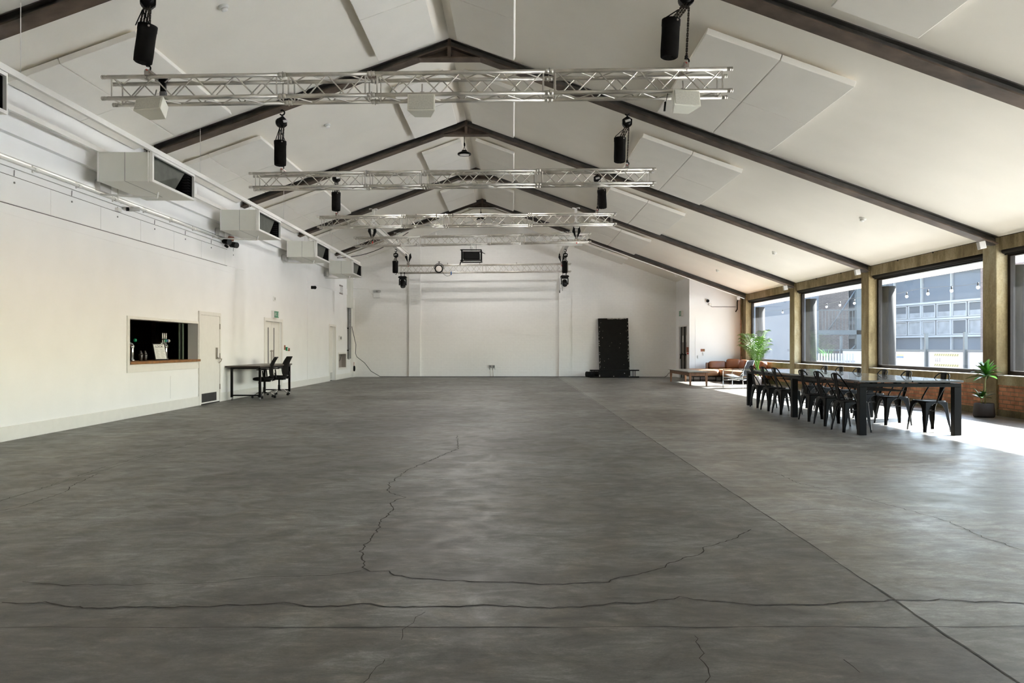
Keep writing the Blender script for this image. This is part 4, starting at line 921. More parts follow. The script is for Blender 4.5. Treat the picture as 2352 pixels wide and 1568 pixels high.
b.tube([(XL + 0.13, yy, 2.1), (XL + 0.22, yy, 1.7), (XL + 0.30, yy, 1.35), (XL + 0.28, yy, 1.0), (XL + 0.34, yy, 0.85), (XL + 0.62, yy + 0.2, 0.6), (XL + 0.85, yy + 0.4, 0.25), (XL + 1.2, yy + 0.6, 0.02), (XL + 1.8, 32.87, 0.012), (-3.0, 32.86, 0.012), (-1.0, 32.95, 0.012), (1.2, 32.93, 0.012), (1.8, 32.86, 0.012), (2.5, 32.86, 0.012), (4.5, 32.9, 0.012)], 0.012, 6)
tag(b.build('floor_cable', 'ink'), 'black cable dropping from the corner tray and running along the back wall', 'cable')
t = thing('wall_door_stop', 'small black fitting with red cord low in the back left corner', 'fitting', (XL + 0.10, 32.7, 0.36))
MB().squad((0.03, 0, 0), (0.05, 0.06, 0.12), 0.8, 12).build('fitting_body', 'black', t); MB().tube([(0.02, 0, 0.1), (0.02, 0, 0.26)], 0.012, 6).build('fitting_cord', 'brownred', t)

# ------------------------------------------------------------------ back wall fittings
def onback(px, py, y=YB): return at(px, py, y)
p = onback(866, 677, YB)
t = thing('emergency_light', 'white twin head emergency light on the back wall, left part', 'emergency light', p)
MB().box(-0.16, 0.16, -0.08, 0, -0.13, 0.08).build('battery_box', 'whitep', t, bevel=0.02)
for e in (-1, 1): MB().squad((e * 0.09, -0.05, 0.15), (0.075, 0.05, 0.045), 0.6, 14).build('lamp_head', 'lgrey', t)
b = MB(); b.tube([(-0.16, -0.01, 0), (-0.3, -0.01, 0.1), (-0.35, -0.01, 0.25), (-1.0, -0.01, 0.27)], 0.008, 5); b.build('feed_cable', 'white', t)
p = onback(1130, 841)
t = thing('wall_socket', 'steel double socket with two conduits low on the back wall', 'socket', p)
MB().box(-0.13, 0.13, -0.05, 0, -0.06, 0.06).build('socket_plate', 'lgrey', t, bevel=0.006)
for e in (-1, 1):
    MB().box(e * 0.065 - 0.045, e * 0.065 + 0.045, -0.056, -0.05, -0.04, 0.04).build('socket_face', 'grey', t)
    MB().tube([(e * 0.055, -0.02, -0.06), (e * 0.055, -0.02, -p.z + 0.005)], 0.012, 6).build('conduit', 'white', t)
b = MB(); b.box(-6.6, -4.4, YB - 0.012, YB, 3.66, 3.70); b.box(3.0, 6.8, YB - 0.006, YB, 3.72, 3.735); struct(b.build('trim_36', 'wbrick'))
# stage board, frame, bundle
p = onfloor(1412, 866)
x0, x1 = (1378 - CX) / FP * 32.4, (1448 - CX) / FP * 32.4
t = thing('stage_deck', 'scuffed black stage board leaning upright against the back wall', 'stage board', (x0 + (x1 - x0) / 2, 32.55, 0.02))
Tl = rot('Y', R(-0.6)) @ rot('X', R(-7))
w = x1 - x0
MB().box(-w / 2, w / 2, 0.0, 0.09, 0, 2.46, Tl).build('deck_board', 'board', t, bevel=0.012)
b = MB()
for k in range(70):
    s_ = random.choice((0, 1, 2)); 
    if s_ == 0: xx, zz = -w / 2 + random.uniform(0.01, 0.05), random.uniform(0.1, 2.4)
    elif s_ == 1: xx, zz = w / 2 - random.uniform(0.01, 0.05), random.uniform(0.1, 2.4)
    else: xx, zz = random.uniform(-w / 2 + 0.4, w / 2 - 0.1), 2.46 - random.uniform(0.01, 0.03)
    a, c_ = random.uniform(0.004, 0.014), random.uniform(0.006, 0.03)
    if s_ == 2: a, c_ = c_ * 1.6, a
    b.box(xx - a, xx + a, -0.002, 0.001, zz - c_, zz + c_, Tl)
for k in range(14):
    xx, zz = random.uniform(-w / 2 + 0.1, w / 2 - 0.1), random.uniform(0.2, 2.3); b.box(xx - 0.007, xx + 0.007, -0.002, 0.001, zz - 0.006, zz + 0.006, Tl)
b.build('paint_wear', 'scuff', t)['kind'] = 'stuff'
t = thing('deck_leg_frame', 'low black ladder frame on the floor in front of the stage board', 'stage frame', ((1410 - CX) / FP * 32.2, 32.1, 0))
b = MB()
for z in (0.03, 0.30): b.tube([(-1.0, 0, z), (1.02, 0, z)], 0.028, 8)
for x in (-0.95, -0.9, 0.74, 0.80, 0.86): b.tube([(x, 0, 0.03), (x, 0, 0.30)], 0.014, 6)
b.build('frame_tubes', 'black', t)
b = MB(); b.box(-0.63, 0.66, -0.02, 0.05, 0.04, 0.29); b.build('frame_panel', 'board', t)
b = MB()
for x, z in ((-0.6, 0.06), (-0.6, 0.10), (-0.02, 0.06), (0.62, 0.06), (0.42, 0.18)): b.cbox((x, -0.023, z), (0.03, 0.006, 0.03))
b.build('paint_wear', 'scuff', t)['kind'] = 'stuff'
t = thing('cloth_bundle', 'crumpled black cloth bundle left of the stage board', 'cloth bundle', ((1362 - CX) / FP * 32.4, 32.35, 0.14))
b = MB(); rg = random.Random(3)
for k in range(9): b.squad((-0.24 + 0.06 * k + rg.uniform(-.02, .02), rg.uniform(-0.03, 0.03), rg.uniform(-0.02, 0.01)), (0.08, 0.12, 0.12), 0.7, 12)
b.build('bundle', 'blackm', t)
b = MB(); b.tube([(4.6, 32.8, 0.012), (5.6, 32.5, 0.012), (6.2, 32.0, 0.03), (6.1, 31.0, 0.12), (6.0, 30.2, 0.25), (5.98, 29.2, 0.30), (5.95, 28.38, 0.3)], 0.012, 6)
tag(b.build('trailing_cable', 'ink'), 'black cable trailing from the coffee table to the back wall', 'cable')

# ------------------------------------------------------------------ return wall: grey doors, exit sign, alarm
t = struct(bpy.data.objects.new('door_4', None)); C.objects.link(t)
ya, yb, zt_ = 30.95, 32.35, 2.08
b = MB(); b.box(RETX - 0.012, RETX + 0.06, ya - 0.06, ya, 0, zt_ + 0.05); b.box(RETX - 0.012, RETX + 0.06, yb, yb + 0.06, 0, zt_ + 0.05); b.box(RETX - 0.012, RETX + 0.06, ya - 0.06, yb + 0.06, zt_, zt_ + 0.05); b.build('door_frame', 'white', t)
ym = (ya + yb) / 2
for p, q in ((ya, ym - 0.005), (ym + 0.005, yb)):
    MB().box(RETX + 0.08, RETX + 0.12, p, q, 0, zt_).build('door_leaf', 'doorg', t)
    b = MB(); b.box(RETX + 0.06, RETX + 0.085, p, p + 0.07, 0, zt_); b.box(RETX + 0.06, RETX + 0.085, q - 0.06, q, 0, zt_); b.build('door_stile', 'blackm', t)
    MB().box(RETX + 0.072, RETX + 0.08, (p + q) / 2 - 0.08, (p + q) / 2 + 0.08, 1.45, 1.72).build('door_notice', 'paper', t)
b = MB(); b.tube([(RETX + 0.02, ya + 0.12, 0.95), (RETX + 0.02, yb - 0.12, 0.95)], 0.03, 8); b.tube([(RETX + 0.0, ym + 0.1, 0.98), (RETX - 0.04, ym + 0.25, 0.92), (RETX - 0.04, ym + 0.3, 0.78)], 0.022, 8); b.build('push_bar', 'black', t)
exit_sign((RETX, 31.55, 2.50), 0.40, 0.22, 0.10, 'green exit sign above the grey double doors', 'x', -1)
t = thing('fire_alarm_point', 'red fire alarm point at the corner beside the grey doors', 'alarm', (RETX, 30.62, 1.05))
MB().box(-0.05, 0, 0, 0.20, 0, 0.20).build('alarm_box', 'brownred', t); MB().box(-0.03, 0, 0.02, 0.18, -0.08, -0.02).build('alarm_label', 'red', t)
# partition wall fittings
def onpart(px, py): return at(px, py, PARY)
p = onpart(1625, 691); t = thing('dome_camera', 'black dome camera on the white partition wall', 'camera', (p.x, PARY, p.z))
MB().squad((0, -0.04, 0), (0.065, 0.06, 0.065), 1, 16).build('camera_dome', 'black', t)
p = onpart(1631, 699); t = thing('round_junction_box', 'round white junction box with thin cable beside the dome camera', 'junction box', (p.x, PARY, p.z))
MB().lathe([(0.055, 0), (0.055, 0.04), (0.045, 0.045)], 18, rot('X', R(90))).build('box_lid', 'whitep', t)
b = MB(); b.tube([(0.02, -0.01, -0.05), (0.06, -0.01, -0.09), (1.0, -0.01, -0.095)], 0.008, 5); b.build('thin_cable', 'ink', t)
p = onpart(1614, 804); t = thing('wall_notice', 'small red and tan notice on the white partition wall', 'notice', (p.x, PARY, p.z)); MB().box(-0.08, 0.0, -0.008, 0, -0.05, 0.05).build('notice_red', 'brownred', t); MB().box(0.0, 0.08, -0.008, 0, -0.05, 0.05).build('notice_tan', 'wood', t)
for px, py, lb in ((1602, 821, 'lower'), (1614, 814, 'upper')):
    p = onpart(px, py); t = thing('coat_hook', '%s small coat hook on the partition wall above the coffee table' % lb, 'hook', (p.x, PARY, p.z)); b = MB(); b.tube([(0, -0.01, 0.08), (0, -0.02, 0), (0, -0.05, -0.03), (0, -0.05, 0.0)], 0.008, 6); b.build('hook', 'brushed', t)
# pipes on the brick strip at the corner
b = MB()
for yy, z0 in ((30.14, 0.9), (30.02 - 0.0, 0.0), (30.25, 2.3)): b.tube([(XR - 0.05, yy, z0), (XR - 0.05, yy, roofz(XR) - 0.05)], 0.018, 8)
tag(b.build('corner_conduits', 'conc2'), 'upright brown painted conduits between brick strip and last pillar', 'conduit')
b = MB(); b.tube([(XR - 0.12, 30.40, 3.1), (XR - 0.14, 30.42, 3.0), (XR - 0.14, 30.42, 2.72), (XR - 0.2, 30.44, 2.62)], 0.022, 6); tag(b.build('black_hose', 'black'), 'short black hose at the top of the brick strip', 'hose')
# cable along the lintels with festoon hooks
b = MB(); b.tube([(XR - 0.06, 9.4, roofz(XR) - 0.03), (XR - 0.06, 30.0, roofz(XR) - 0.03)], 0.006, 5)
for y in (11.5, 13.2, 16.4, 17.9, 21.0, 22.7, 26.1): b.cbox((XR - 0.06, y, roofz(XR) - 0.04), (0.02, 0.02, 0.03))
tag(b.build('lintel_cable', 'blackm'), 'thin dark cable stretched along the top of the windows', 'cable')

# ------------------------------------------------------------------ long table
TA = Vector((4.92, 11.12)); TB_ = Vector((5.04, 16.90)); tdir = (TB_ - TA).normalized(); trz = math.atan2(tdir.y, tdir.x) - PI / 2
TLEN = (TB_ - TA).length; TW = 1.43
t = thing('long_dining_table', 'long black table with glossy top made of dark panels, chairs down both sides', 'table', (TA.x, TA.y, 0), trz)
for k in range(3):
    y = (0.0, TLEN / 2 - 0.05, TLEN - 0.10)[k]
    for x in (0, TW - 0.10): MB().box(x, x + 0.10, y, y + 0.10, 0, 0.685).build('leg', 'black', t, bevel=0.004)
    MB().box(0.0, TW, y, y + 0.10, 0.685, 0.735).build('cross_rail', 'black', t, bevel=0.004)
for x in (0.0, TW - 0.05): MB().box(x, x + 0.05, 0.1, TLEN - 0.1, 0.69, 0.735).build('side_rail', 'black', t, bevel=0.004)
for k in range(3):
    for x in (0.18, 0.52, 0.87, 1.2): MB().box(x, x + 0.07, (0.0, TLEN / 2 - 0.05, TLEN - 0.1)[k], (0.0, TLEN / 2 - 0.05, TLEN - 0.1)[k] + 0.1, 0.735, 0.752).build('spacer_block', 'blackm', t)
n = 4
for i in range(n):
    for j, (xa, xb) in enumerate(((-0.03, TW / 2 - 0.006), (TW / 2 + 0.006, TW + 0.0))):
        ya_, yb_ = -0.06 + (TLEN + 0.12) * i / n + 0.004, -0.06 + (TLEN + 0.12) * (i + 1) / n - 0.004
        MB().box(xa, xb, ya_, yb_, 0.752, 0.780).build('tabletop_panel', 'tabletop', t, bevel=0.003)
b = MB()
for yy0, yy1 in ((0.5, TLEN / 2 - 0.3), (TLEN / 2 + 0.3, TLEN - 0.5)):
    for k in range(int((yy1 - yy0) / 0.05)):
        y = yy0 + k * 0.05
        b.tube([(0.45, y, 0.70), (0.45, y, 0.60), (0.95, y, 0.60), (0.95, y, 0.70)], 0.003, 4, caps=False)
    for x, z in ((0.45, 0.70), (0.45, 0.65), (0.45, 0.60), (0.6, 0.60), (0.8, 0.60), (0.95, 0.60), (0.95, 0.65), (0.95, 0.70)): b.tube([(x, yy0, z), (x, yy1, z)], 0.003, 4, caps=False)
b.build('cable_basket', 'black', t)

# metal chairs
def make_chair():
    t = thing('metal_chair', 'black metal chair at the long table', 'chair', (0, 0, 0), 0, 'black metal chairs around the long table')
    s = MB(); r = 0.178
    def ring(rr, z, n=24, e=0.35):
        out = []
        for k in range(n):
            a = 2 * PI * k / n; c_, s_ = math.cos(a), math.sin(a)
            out.append((rr * math.copysign(abs(c_) ** e, c_), rr * math.copysign(abs(s_) ** e, s_), z))
        return out
    rings = [ring(0.06, 0.444), ring(0.15, 0.446), ring(0.165, 0.455), ring(0.176, 0.455), ring(0.181, 0.448), ring(0.183, 0.425), ring(0.180, 0.418), ring(0.14, 0.420)]
    vs = [p for q in rings for p in q]; fs = [tuple(range(24))]
    for i in range(len(rings) - 1):
        for k in range(24): fs.append((i * 24 + k, (i + 1) * 24 + k, (i + 1) * 24 + (k + 1) % 24, i * 24 + (k + 1) % 24))
    s.add(vs, fs, 0, True); s.build('seat', 'black', t)
    for sx in (-1, 1):
        for sy in (-1, 1):
            b = MB(); L = [(0.435, 0.180, 0.175), (0.415, 0.182, 0.135), (0.39, 0.184, 0.098), (0.34, 0.188, 0.070), (0.27, 0.194, 0.056), (0.15, 0.205, 0.045), (0.07, 0.212, 0.030), (0.0, 0.217, 0.026)]
            vs = []; fs = []
            for z, c_, a in L:
                vs += [(sx * (c_ - a), sy * c_, z), (sx * (c_ - 0.012), sy * c_, z), (sx * c_, sy * (c_ - 0.012), z), (sx * c_, sy * (c_ - a), z)]
            for i in range(len(L) - 1):
                for k in range(3): fs.append((i * 4 + k, i * 4 + k + 1, (i + 1) * 4 + k + 1, (i + 1) * 4 + k))
            b.add(vs, fs, 0, False)
            b.tube([(sx * (L[0][1] - L[0][2]), sy * L[0][1], L[0][0])] + [(sx * (c_ - a), sy * c_, z) for z, c_, a in L[1:]], 0.004, 5)
            b.tube([(sx * c_, sy * (c_ - a), z) for z, c_, a in L], 0.004, 5)
            b.build('leg', 'black', t, solid=0.003)
    hoop = [(0.0, -0.178, 0.43), (-0.03, -0.178, 0.50), (-0.09, -0.176, 0.60), (-0.15, -0.172, 0.69), (-0.20, -0.165, 0.765), (-0.225, -0.150, 0.81), (-0.243, -0.115, 0.843), (-0.250, -0.06, 0.858), (-0.252, 0, 0.862)]
    hoop = hoop + [(x, -y, z) for x, y, z in reversed(hoop[:-1])]
    MB().tube(hoop, 0.0105, 8).build('back_hoop', 'black', t)
    def sl(u, v):
        z = 0.445 + (0.853 - 0.445) * v; x = -0.168 - 0.077 * v - 0.012 * math.sin(PI * v); w_ = 0.046 + 0.020 * v
        return (x + 0.006 * (1 - (2 * u - 1) ** 2), (2 * u - 1) * w_, z)
    MB().grid(sl, 4, 10).build('back_splat', 'black', t, solid=0.003)
    b = MB(); b.tube([(-0.16, -0.16, 0.30), (0.16, 0.16, 0.30)], 0.006, 5); b.tube([(-0.16, 0.16, 0.30), (0.16, -0.16, 0.30)], 0.006, 5)
    b.build('cross_brace', 'black', t)
    return t
ch0 = make_chair(); used = False
CL = [((5.045, 11.69), 0, 'nearest of the six on the left side of the table'), ((5.13, 12.60), 0, 'second from the camera on the left side'), ((5.16, 13.36), 0, 'third from the camera on the left, by the middle table leg'),
      ((5.15, 14.72), 0, 'third from the far end on the left side'), ((5.18, 15.50), 0, 'second from the far end on the left side'), ((5.21, 16.30), 0, 'farthest on the left side, next to the far table leg'),
      ((6.235, 11.75), PI, 'nearest on the window side, right in front of the near table leg'), ((6.175, 12.74), PI, 'second from the camera on the window side'), ((6.20, 13.60), PI, 'third from the camera on the window side'),
      ((6.22, 14.66), PI, 'fourth from the camera on the window side'), ((6.22, 15.45), PI, 'fifth from the camera on the window side'), ((6.22, 16.22), PI, 'farthest on the window side of the table')]
rg = random.Random(5)
for i, (p, a, lb) in enumerate(CL):
    c = ch0 if i == 0 else dup(ch0)
    c.location = (p[0], p[1], 0); c.rotation_euler = (0, 0, a + rg.uniform(-0.05, 0.05) + (0.02 if i < 6 else -0.02)); c['label'] = 'black metal chair, ' + lb
    if i == 6: c.rotation_euler[2] = PI + R(7)

# ------------------------------------------------------------------ desk and office chairs
DX0, DX1, DY0, DY1 = -6.64, -5.93, 18.42, 20.95
t = thing('work_desk', 'black framed desk on castors against the left wall beside the single door', 'desk', (DX0, DY0, 0), R(0.3))
W_, L_ = DX1 - DX0, DY1 - DY0
MB().box(-0.09, W_ + 0.02, -0.10, L_ + 0.08, 0.775, 0.812).build('desktop', 'dwood', t, bevel=0.005)
for x in (0.0, W_ - 0.05):
    for y in (0.0, L_ - 0.05):
        MB().box(x, x + 0.05, y, y + 0.05, 0.07, 0.775).build('leg', 'black', t)
        b = MB(); b.tube([(x + 0.01, y + 0.04, 0.03), (x + 0.04, y + 0.04, 0.03)], 0.03, 12); b.cbox((x + 0.025, y + 0.025, 0.065), (0.04, 0.04, 0.01)); b.build('castor', 'chrome', t)
b = MB()
for y in (0.0, L_ - 0.05): b.box(0, W_, y, y + 0.05, 0.10, 0.13); b.box(0, W_, y, y + 0.05, 0.74, 0.775)
for x in (0, W_ - 0.05): b.box(x, x + 0.05, 0, L_, 0.735, 0.775)
b.build('desk_frame', 'black', t)
def office_chair(label, x, y, rz):
    t = thing('office_chair', label, 'office chair', (x, y, 0), rz, 'black mesh office chairs at the desk')
    MB().squad((0.02, 0, 0.47), (0.24, 0.24, 0.045), 0.55, 22).build('seat', 'blackm', t)
    def bk_(u, v):
        z = 0.53 + 0.47 * v; w_ = 0.17 + 0.05 * math.sin(PI * (0.15 + 0.75 * v)); x_ = -0.22 - 0.05 * v + 0.05 * math.sin(PI * v) - 0.05 * v * v + 0.04 * (2 * u - 1) ** 2
        return (x_, (2 * u - 1) * w_, z)
    MB().grid(bk_, 10, 14).build('backrest', 'mesh', t, solid=0.012)
    fr = [bk_(0, v / 10) for v in range(11)] + [bk_(u / 6, 1) for u in range(1, 7)] + [bk_(1, 1 - v / 10) for v in range(1, 11)] + [bk_(1 - u / 6, 0) for u in range(1, 6)]
    MB().tube(fr, 0.014, 6, closed=True).build('back_frame', 'black', t)
    b = MB(); b.tube([(-0.20, 0, 0.44), (-0.27, 0, 0.48), (-0.26, 0, 0.62)], 0.022, 8); b.cbox((-0.02, 0, 0.42), (0.25, 0.2, 0.04)); b.tube([(0.05, 0.05, 0.41), (0.1, 0.24, 0.38)], 0.01, 6); b.build('tilt_mechanism', 'black', t)
    for e in (-1, 1):
        b = MB(); b.tube([(-0.05, e * 0.22, 0.44), (-0.02, e * 0.27, 0.50), (0.0, e * 0.27, 0.68)], 0.016, 6); b.squad((0.02, e * 0.27, 0.70), (0.13, 0.03, 0.014), 0.6, 14); b.build('armrest', 'black', t)
    MB().lathe([(0.032, 0.12), (0.030, 0.26), (0.022, 0.27), (0.022, 0.40)], 14).build('gas_lift', 'blackm', t)
    for k in range(5):
        a = 2 * PI * k / 5 + 0.3; c_, s_ = math.cos(a), math.sin(a)
        MB().tube([(0.02 * c_, 0.02 * s_, 0.13), (0.15 * c_, 0.15 * s_, 0.125), (0.27 * c_, 0.27 * s_, 0.075)], [0.022, 0.018, 0.012], 8).build('base_arm', 'chrome', t)
        MB().tube([(0.28 * c_ - 0.022 * s_, 0.28 * s_ + 0.022 * c_, 0.03), (0.28 * c_ + 0.022 * s_, 0.28 * s_ - 0.022 * c_, 0.03)], 0.029, 12).build('castor', 'blackm', t)
    return t
office_chair('black mesh office chair at the desk, the nearer of the two', -6.12, 19.30, R(180 + 8))
office_chair('black mesh office chair at the desk, the farther of the two', -6.10, 20.45, R(180 - 4))

# ------------------------------------------------------------------ lounge corner
t = thing('coffee_table', 'long low wooden coffee table with worn grey top beside the sofa', 'coffee table', (5.67, 25.27, 0), 0)
CW, CLn = 0.64, 3.15
MB().box(-0.04, CW + 0.04, -0.05, CLn + 0.05, 0.435, 0.46).build('tabletop', 'worn', t, bevel=0.004)
for x in (0.02, CW - 0.02 - 0.075):
    for y in (0.0, CLn - 0.075):
        b = MB(); c_ = (x + 0.0375, y + 0.0375); b.tube([(c_[0], c_[1], 0.435), (c_[0], c_[1], 0.30), (c_[0], c_[1], 0.0)], [0.052, 0.050, 0.032], 4); b.build('leg', 'oldwood', t)
b = MB(); b.box(0.03, CW - 0.03, 0.02, 0.05, 0.32, 0.435); b.box(0.03, CW - 0.03, CLn - 0.05, CLn - 0.02, 0.32, 0.435); b.box(0.03, 0.06, 0.02, CLn - 0.02, 0.32, 0.435); b.box(CW - 0.06, CW - 0.03, 0.02, CLn - 0.02, 0.32, 0.435); b.build('table_apron', 'oldwood', t)

t = thing('corner_sofa', 'tan leather corner sofa against the partition wall and windows', 'sofa', (0, 0, 0))
def cushion(nm, c, r, m='leather', e=0.4, rz=0.0, rx=0.0, ry=0.0):
    T = tr(*c) @ rot('Z', rz) @ rot('X', rx) @ rot('Y', ry)
    return MB().squad((0, 0, 0), r, e, 26, T).build(nm, m, t)
b = MB(); b.box(6.56, 8.65, 28.60, 30.1, 0.155, 0.185); b.box(7.58, 8.65, 26.35, 28.60, 0.155, 0.185); b.build('base_frame', 'black', t)
for p in ((6.60, 28.65), (7.42, 28.65), (7.62, 28.65), (6.6, 30.05), (7.64, 26.45), (8.1, 26.45), (8.6, 26.45), (8.6, 30.05), (7.64, 27.6), (6.85, 28.65)):
    MB().tube([(p[0], p[1], 0), (p[0], p[1], 0.16)], 0.016, 8).build('leg', 'black', t)
cushion('seat_cushion', (7.06, 29.35, 0.305), (0.52, 0.75, 0.135), 'leather2', 0.3)
cushion('seat_cushion', (8.10, 29.35, 0.305), (0.54, 0.75, 0.135), 'leather2', 0.3)
cushion('seat_cushion', (8.11, 27.50, 0.305), (0.55, 1.12, 0.135), 'leather2', 0.3)
cushion('back_cushion', (7.82, 30.0, 0.565), (0.335, 0.12, 0.145), 'leather', 0.35, rx=R(-10))
cushion('back_cushion', (8.40, 29.85, 0.60), (0.27, 0.15, 0.20), 'leather', 0.45, rx=R(-14), rz=R(-18))
cushion('back_cushion', (8.60, 29.1, 0.59), (0.12, 0.40, 0.19), 'leather', 0.45, ry=R(10))
cushion('back_cushion', (8.60, 28.2, 0.58), (0.12, 0.42, 0.18), 'leather', 0.45, ry=R(10))
cushion('back_cushion', (8.60, 27.2, 0.58), (0.12, 0.42, 0.18), 'leather', 0.45, ry=R(10))
MB().box(7.42, 7.46, 29.95, 30.16, 0.30, 0.66).build('back_panel', 'leather', t); MB().box(7.42, 8.7, 30.15, 30.19, 0.30, 0.62).build('back_panel', 'leather', t)

t = thing('sling_chair', 'chrome tube lounge chair with black leather sling beside the sofa', 'lounge chair', (6.88, 24.0, 0), R(140))
# local: +x front, y width
w = 0.33
for e in (-1, 1):
    y = e * w
    pts = [(-0.30, y, 0.012), (-0.32, y, 0.03), (-0.32, y, 0.50), (-0.29, y, 0.555), (-0.24, y, 0.57), (0.24, y, 0.57), (0.29, y, 0.555), (0.32, y, 0.50), (0.32, y, 0.03), (0.30, y, 0.012)]
    MB().tube(pts, 0.0125, 10).build('side_frame', 'chrome', t)
    MB().tube([(-0.32, y, 0.30), (0.32, y, 0.34)], 0.011, 8).build('side_rail', 'chrome', t)
b = MB(); b.tube([(0.30, -w, 0.25), (0.30, w, 0.25)], 0.0115, 8); b.tube([(-0.30, -w, 0.25), (-0.30, w, 0.25)], 0.0115, 8); b.tube([(-0.22, -w, 0.25), (0.28, -w, 0.25)], 0.0115, 8); b.tube([(-0.22, w, 0.25), (0.28, w, 0.25)], 0.0115, 8)
for e in (-1, 1): b.tube([(-0.10, e * 0.27, 0.25), (-0.30, e * 0.27, 0.50), (-0.42, e * 0.27, 0.84)], 0.0115, 8); b.tube([(0.30, e * 0.27, 0.42), (-0.10, e * 0.27, 0.28)], 0.0115, 8)
b.build('seat_frame', 'chrome', t)
MB().grid(lambda u, v: (0.31 - 0.50 * v, (2 * u - 1) * 0.27, 0.42 - 0.16 * v - 0.03 * math.sin(PI * u) * math.sin(PI * v)), 8, 8).build('seat_sling', 'sling', t, solid=0.006)
MB().grid(lambda u, v: (-0.20 - 0.22 * v, (2 * u - 1) * 0.28, 0.36 + 0.49 * v), 6, 8).build('back_sling', 'sling', t, solid=0.008)
MB().grid(lambda u, v: (-0.32 + 0.64 * v, w + 0.0, 0.565 + 0.0 * u + 0.018 * (u - 0.5)), 2, 6).build('arm_strap', 'sling', t, solid=0.03)

# plants
def palm():
    x, y = 8.08, 25.85
    t = thing('potted_palm', 'tall feathery palm in a pale pot beside the farthest window', 'potted palm', (x, y, 0))
    MB().lathe([(0.10, 0), (0.115, 0.02), (0.125, 0.30), (0.115, 0.30), (0.11, 0.26), (0.0, 0.26)], 26).build('pot', 'potw', t)
    MB().lathe([(0.112, 0.262), (0.0, 0.268)], 16).build('soil', 'soil', t)
    fol = MB(); st = MB(); rg = random.Random(11)
    specs = []
    for k in range(22):
        a = k * 2.4 + rg.uniform(-0.3, 0.3); up = rg.uniform(0.35, 1.0)
        specs.append((a, up))
    for a, up in specs:
        Hh = 0.58 + 1.08 * up; out = rg.uniform(0.42, 0.62) * (1.15 - 0.45 * up)
        c_, s_ = math.cos(a), math.sin(a); pts = []
        for k in range(13):
            u = k / 12; r_ = out * u ** 1.5; z = 0.27 + Hh * (1.35 * u - 0.42 * u ** 3.2)
            pts.append(Vector((c_ * r_ - 0.13 * u, s_ * r_, z)))
        st.tube(pts, [0.008 * (1 - 0.7 * k / 12) for k in range(13)], 5)
        for k in range(5, 13):
            for q in (0.0, 0.5):
                i = min(k, 11); p = pts[i].lerp(pts[min(i + 1, 12)], q); d = (pts[min(i + 1, 12)] - pts[i]).normalized()
                side = d.cross(Vector((0, 0, 1))).normalized(); L = 0.26 * math.sin(PI * (0.2 + 0.75 * (k - 5 + q) / 8)) + 0.06
                for e in (-1, 1):
                    dr = (side * e * 0.9 + d * 0.75 + Vector((0, 0, -0.12))).normalized(); nn = d.cross(dr).normalized(); wv = nn.cross(dr) * 0.011
                    m1 = p + dr * L * 0.5; m2 = p + dr * L + Vector((0, 0, -L * 0.28))
                    fol.add([p - wv * 0.4, p + wv * 0.4, m1 + wv, m2, m1 - wv], [(0, 1, 2, 4), (4, 2, 3)])
    st.build('stems', 'leafp', t); fol.build('fronds', 'leafp', t)
palm()
def dracaena():
    x, y = 8.43, 14.02
    t = thing('potted_dracaena', 'dark green broad leaved plant in a dark pot beside the concrete pillar', 'potted plant', (x, y, 0))
    MB().lathe([(0.155, 0.0), (0.17, 0.012), (0.176, 0.04), (0.17, 0.12), (0.158, 0.245), (0.148, 0.25), (0.145, 0.22), (0.0, 0.22)], 36).build('pot', 'potd', t)
    MB().lathe([(0.146, 0.222), (0.0, 0.23)], 20).build('soil', 'soil', t)
    b = MB(); b.tube([(0.02, 0, 0.22), (0.012, 0, 0.45), (0.02, 0.0, 0.66), (0.03, 0, 0.74)], [0.016, 0.013, 0.012, 0.016], 8); b.tube([(-0.03, 0.02, 0.22), (-0.04, 0.02, 0.33)], 0.012, 8); b.build('trunk', 'stem', t)
    fol = MB(); rg = random.Random(4)
    def leaf(base, a, el, L, w_):
        c_, s_ = math.cos(a), math.sin(a); d0 = Vector((c_ * math.cos(el), s_ * math.cos(el), math.sin(el))); sd = Vector((-s_, c_, 0))
        def fn(u, v):
            drop = -0.22 * L * v * v; p = base + d0 * L * v + Vector((0, 0, drop)); ww = w_ * math.sin(PI * min(1, 0.06 + 0.94 * v)) ** 0.75
            up_ = sd.cross(d0).normalized(); return p + sd * (2 * u - 1) * ww + up_ * abs(2 * u - 1) * ww * -0.35
        fol.grid(fn, 4, 9)
    for k in range(26):
        el = R(78 - 80 * k / 25 + rg.uniform(-6, 6)); leaf(Vector((0.03, 0, 0.72 + 0.08 * (1 - k / 25))), k * 2.399 + rg.uniform(-0.2, 0.2), el, rg.uniform(0.27, 0.35), 0.046)
    for k in range(9):
        leaf(Vector((-0.04, 0.02, 0.33)), k * 2.399, R(68 - 7 * k), rg.uniform(0.22, 0.30), 0.038)
    for k in range(5): leaf(Vector((0.014, 0, 0.40)), k * 2.399 + 1, R(50 - 8 * k), rg.uniform(0.16, 0.22), 0.022)
    fol.build('leaves', 'leafd', t)
dracaena()

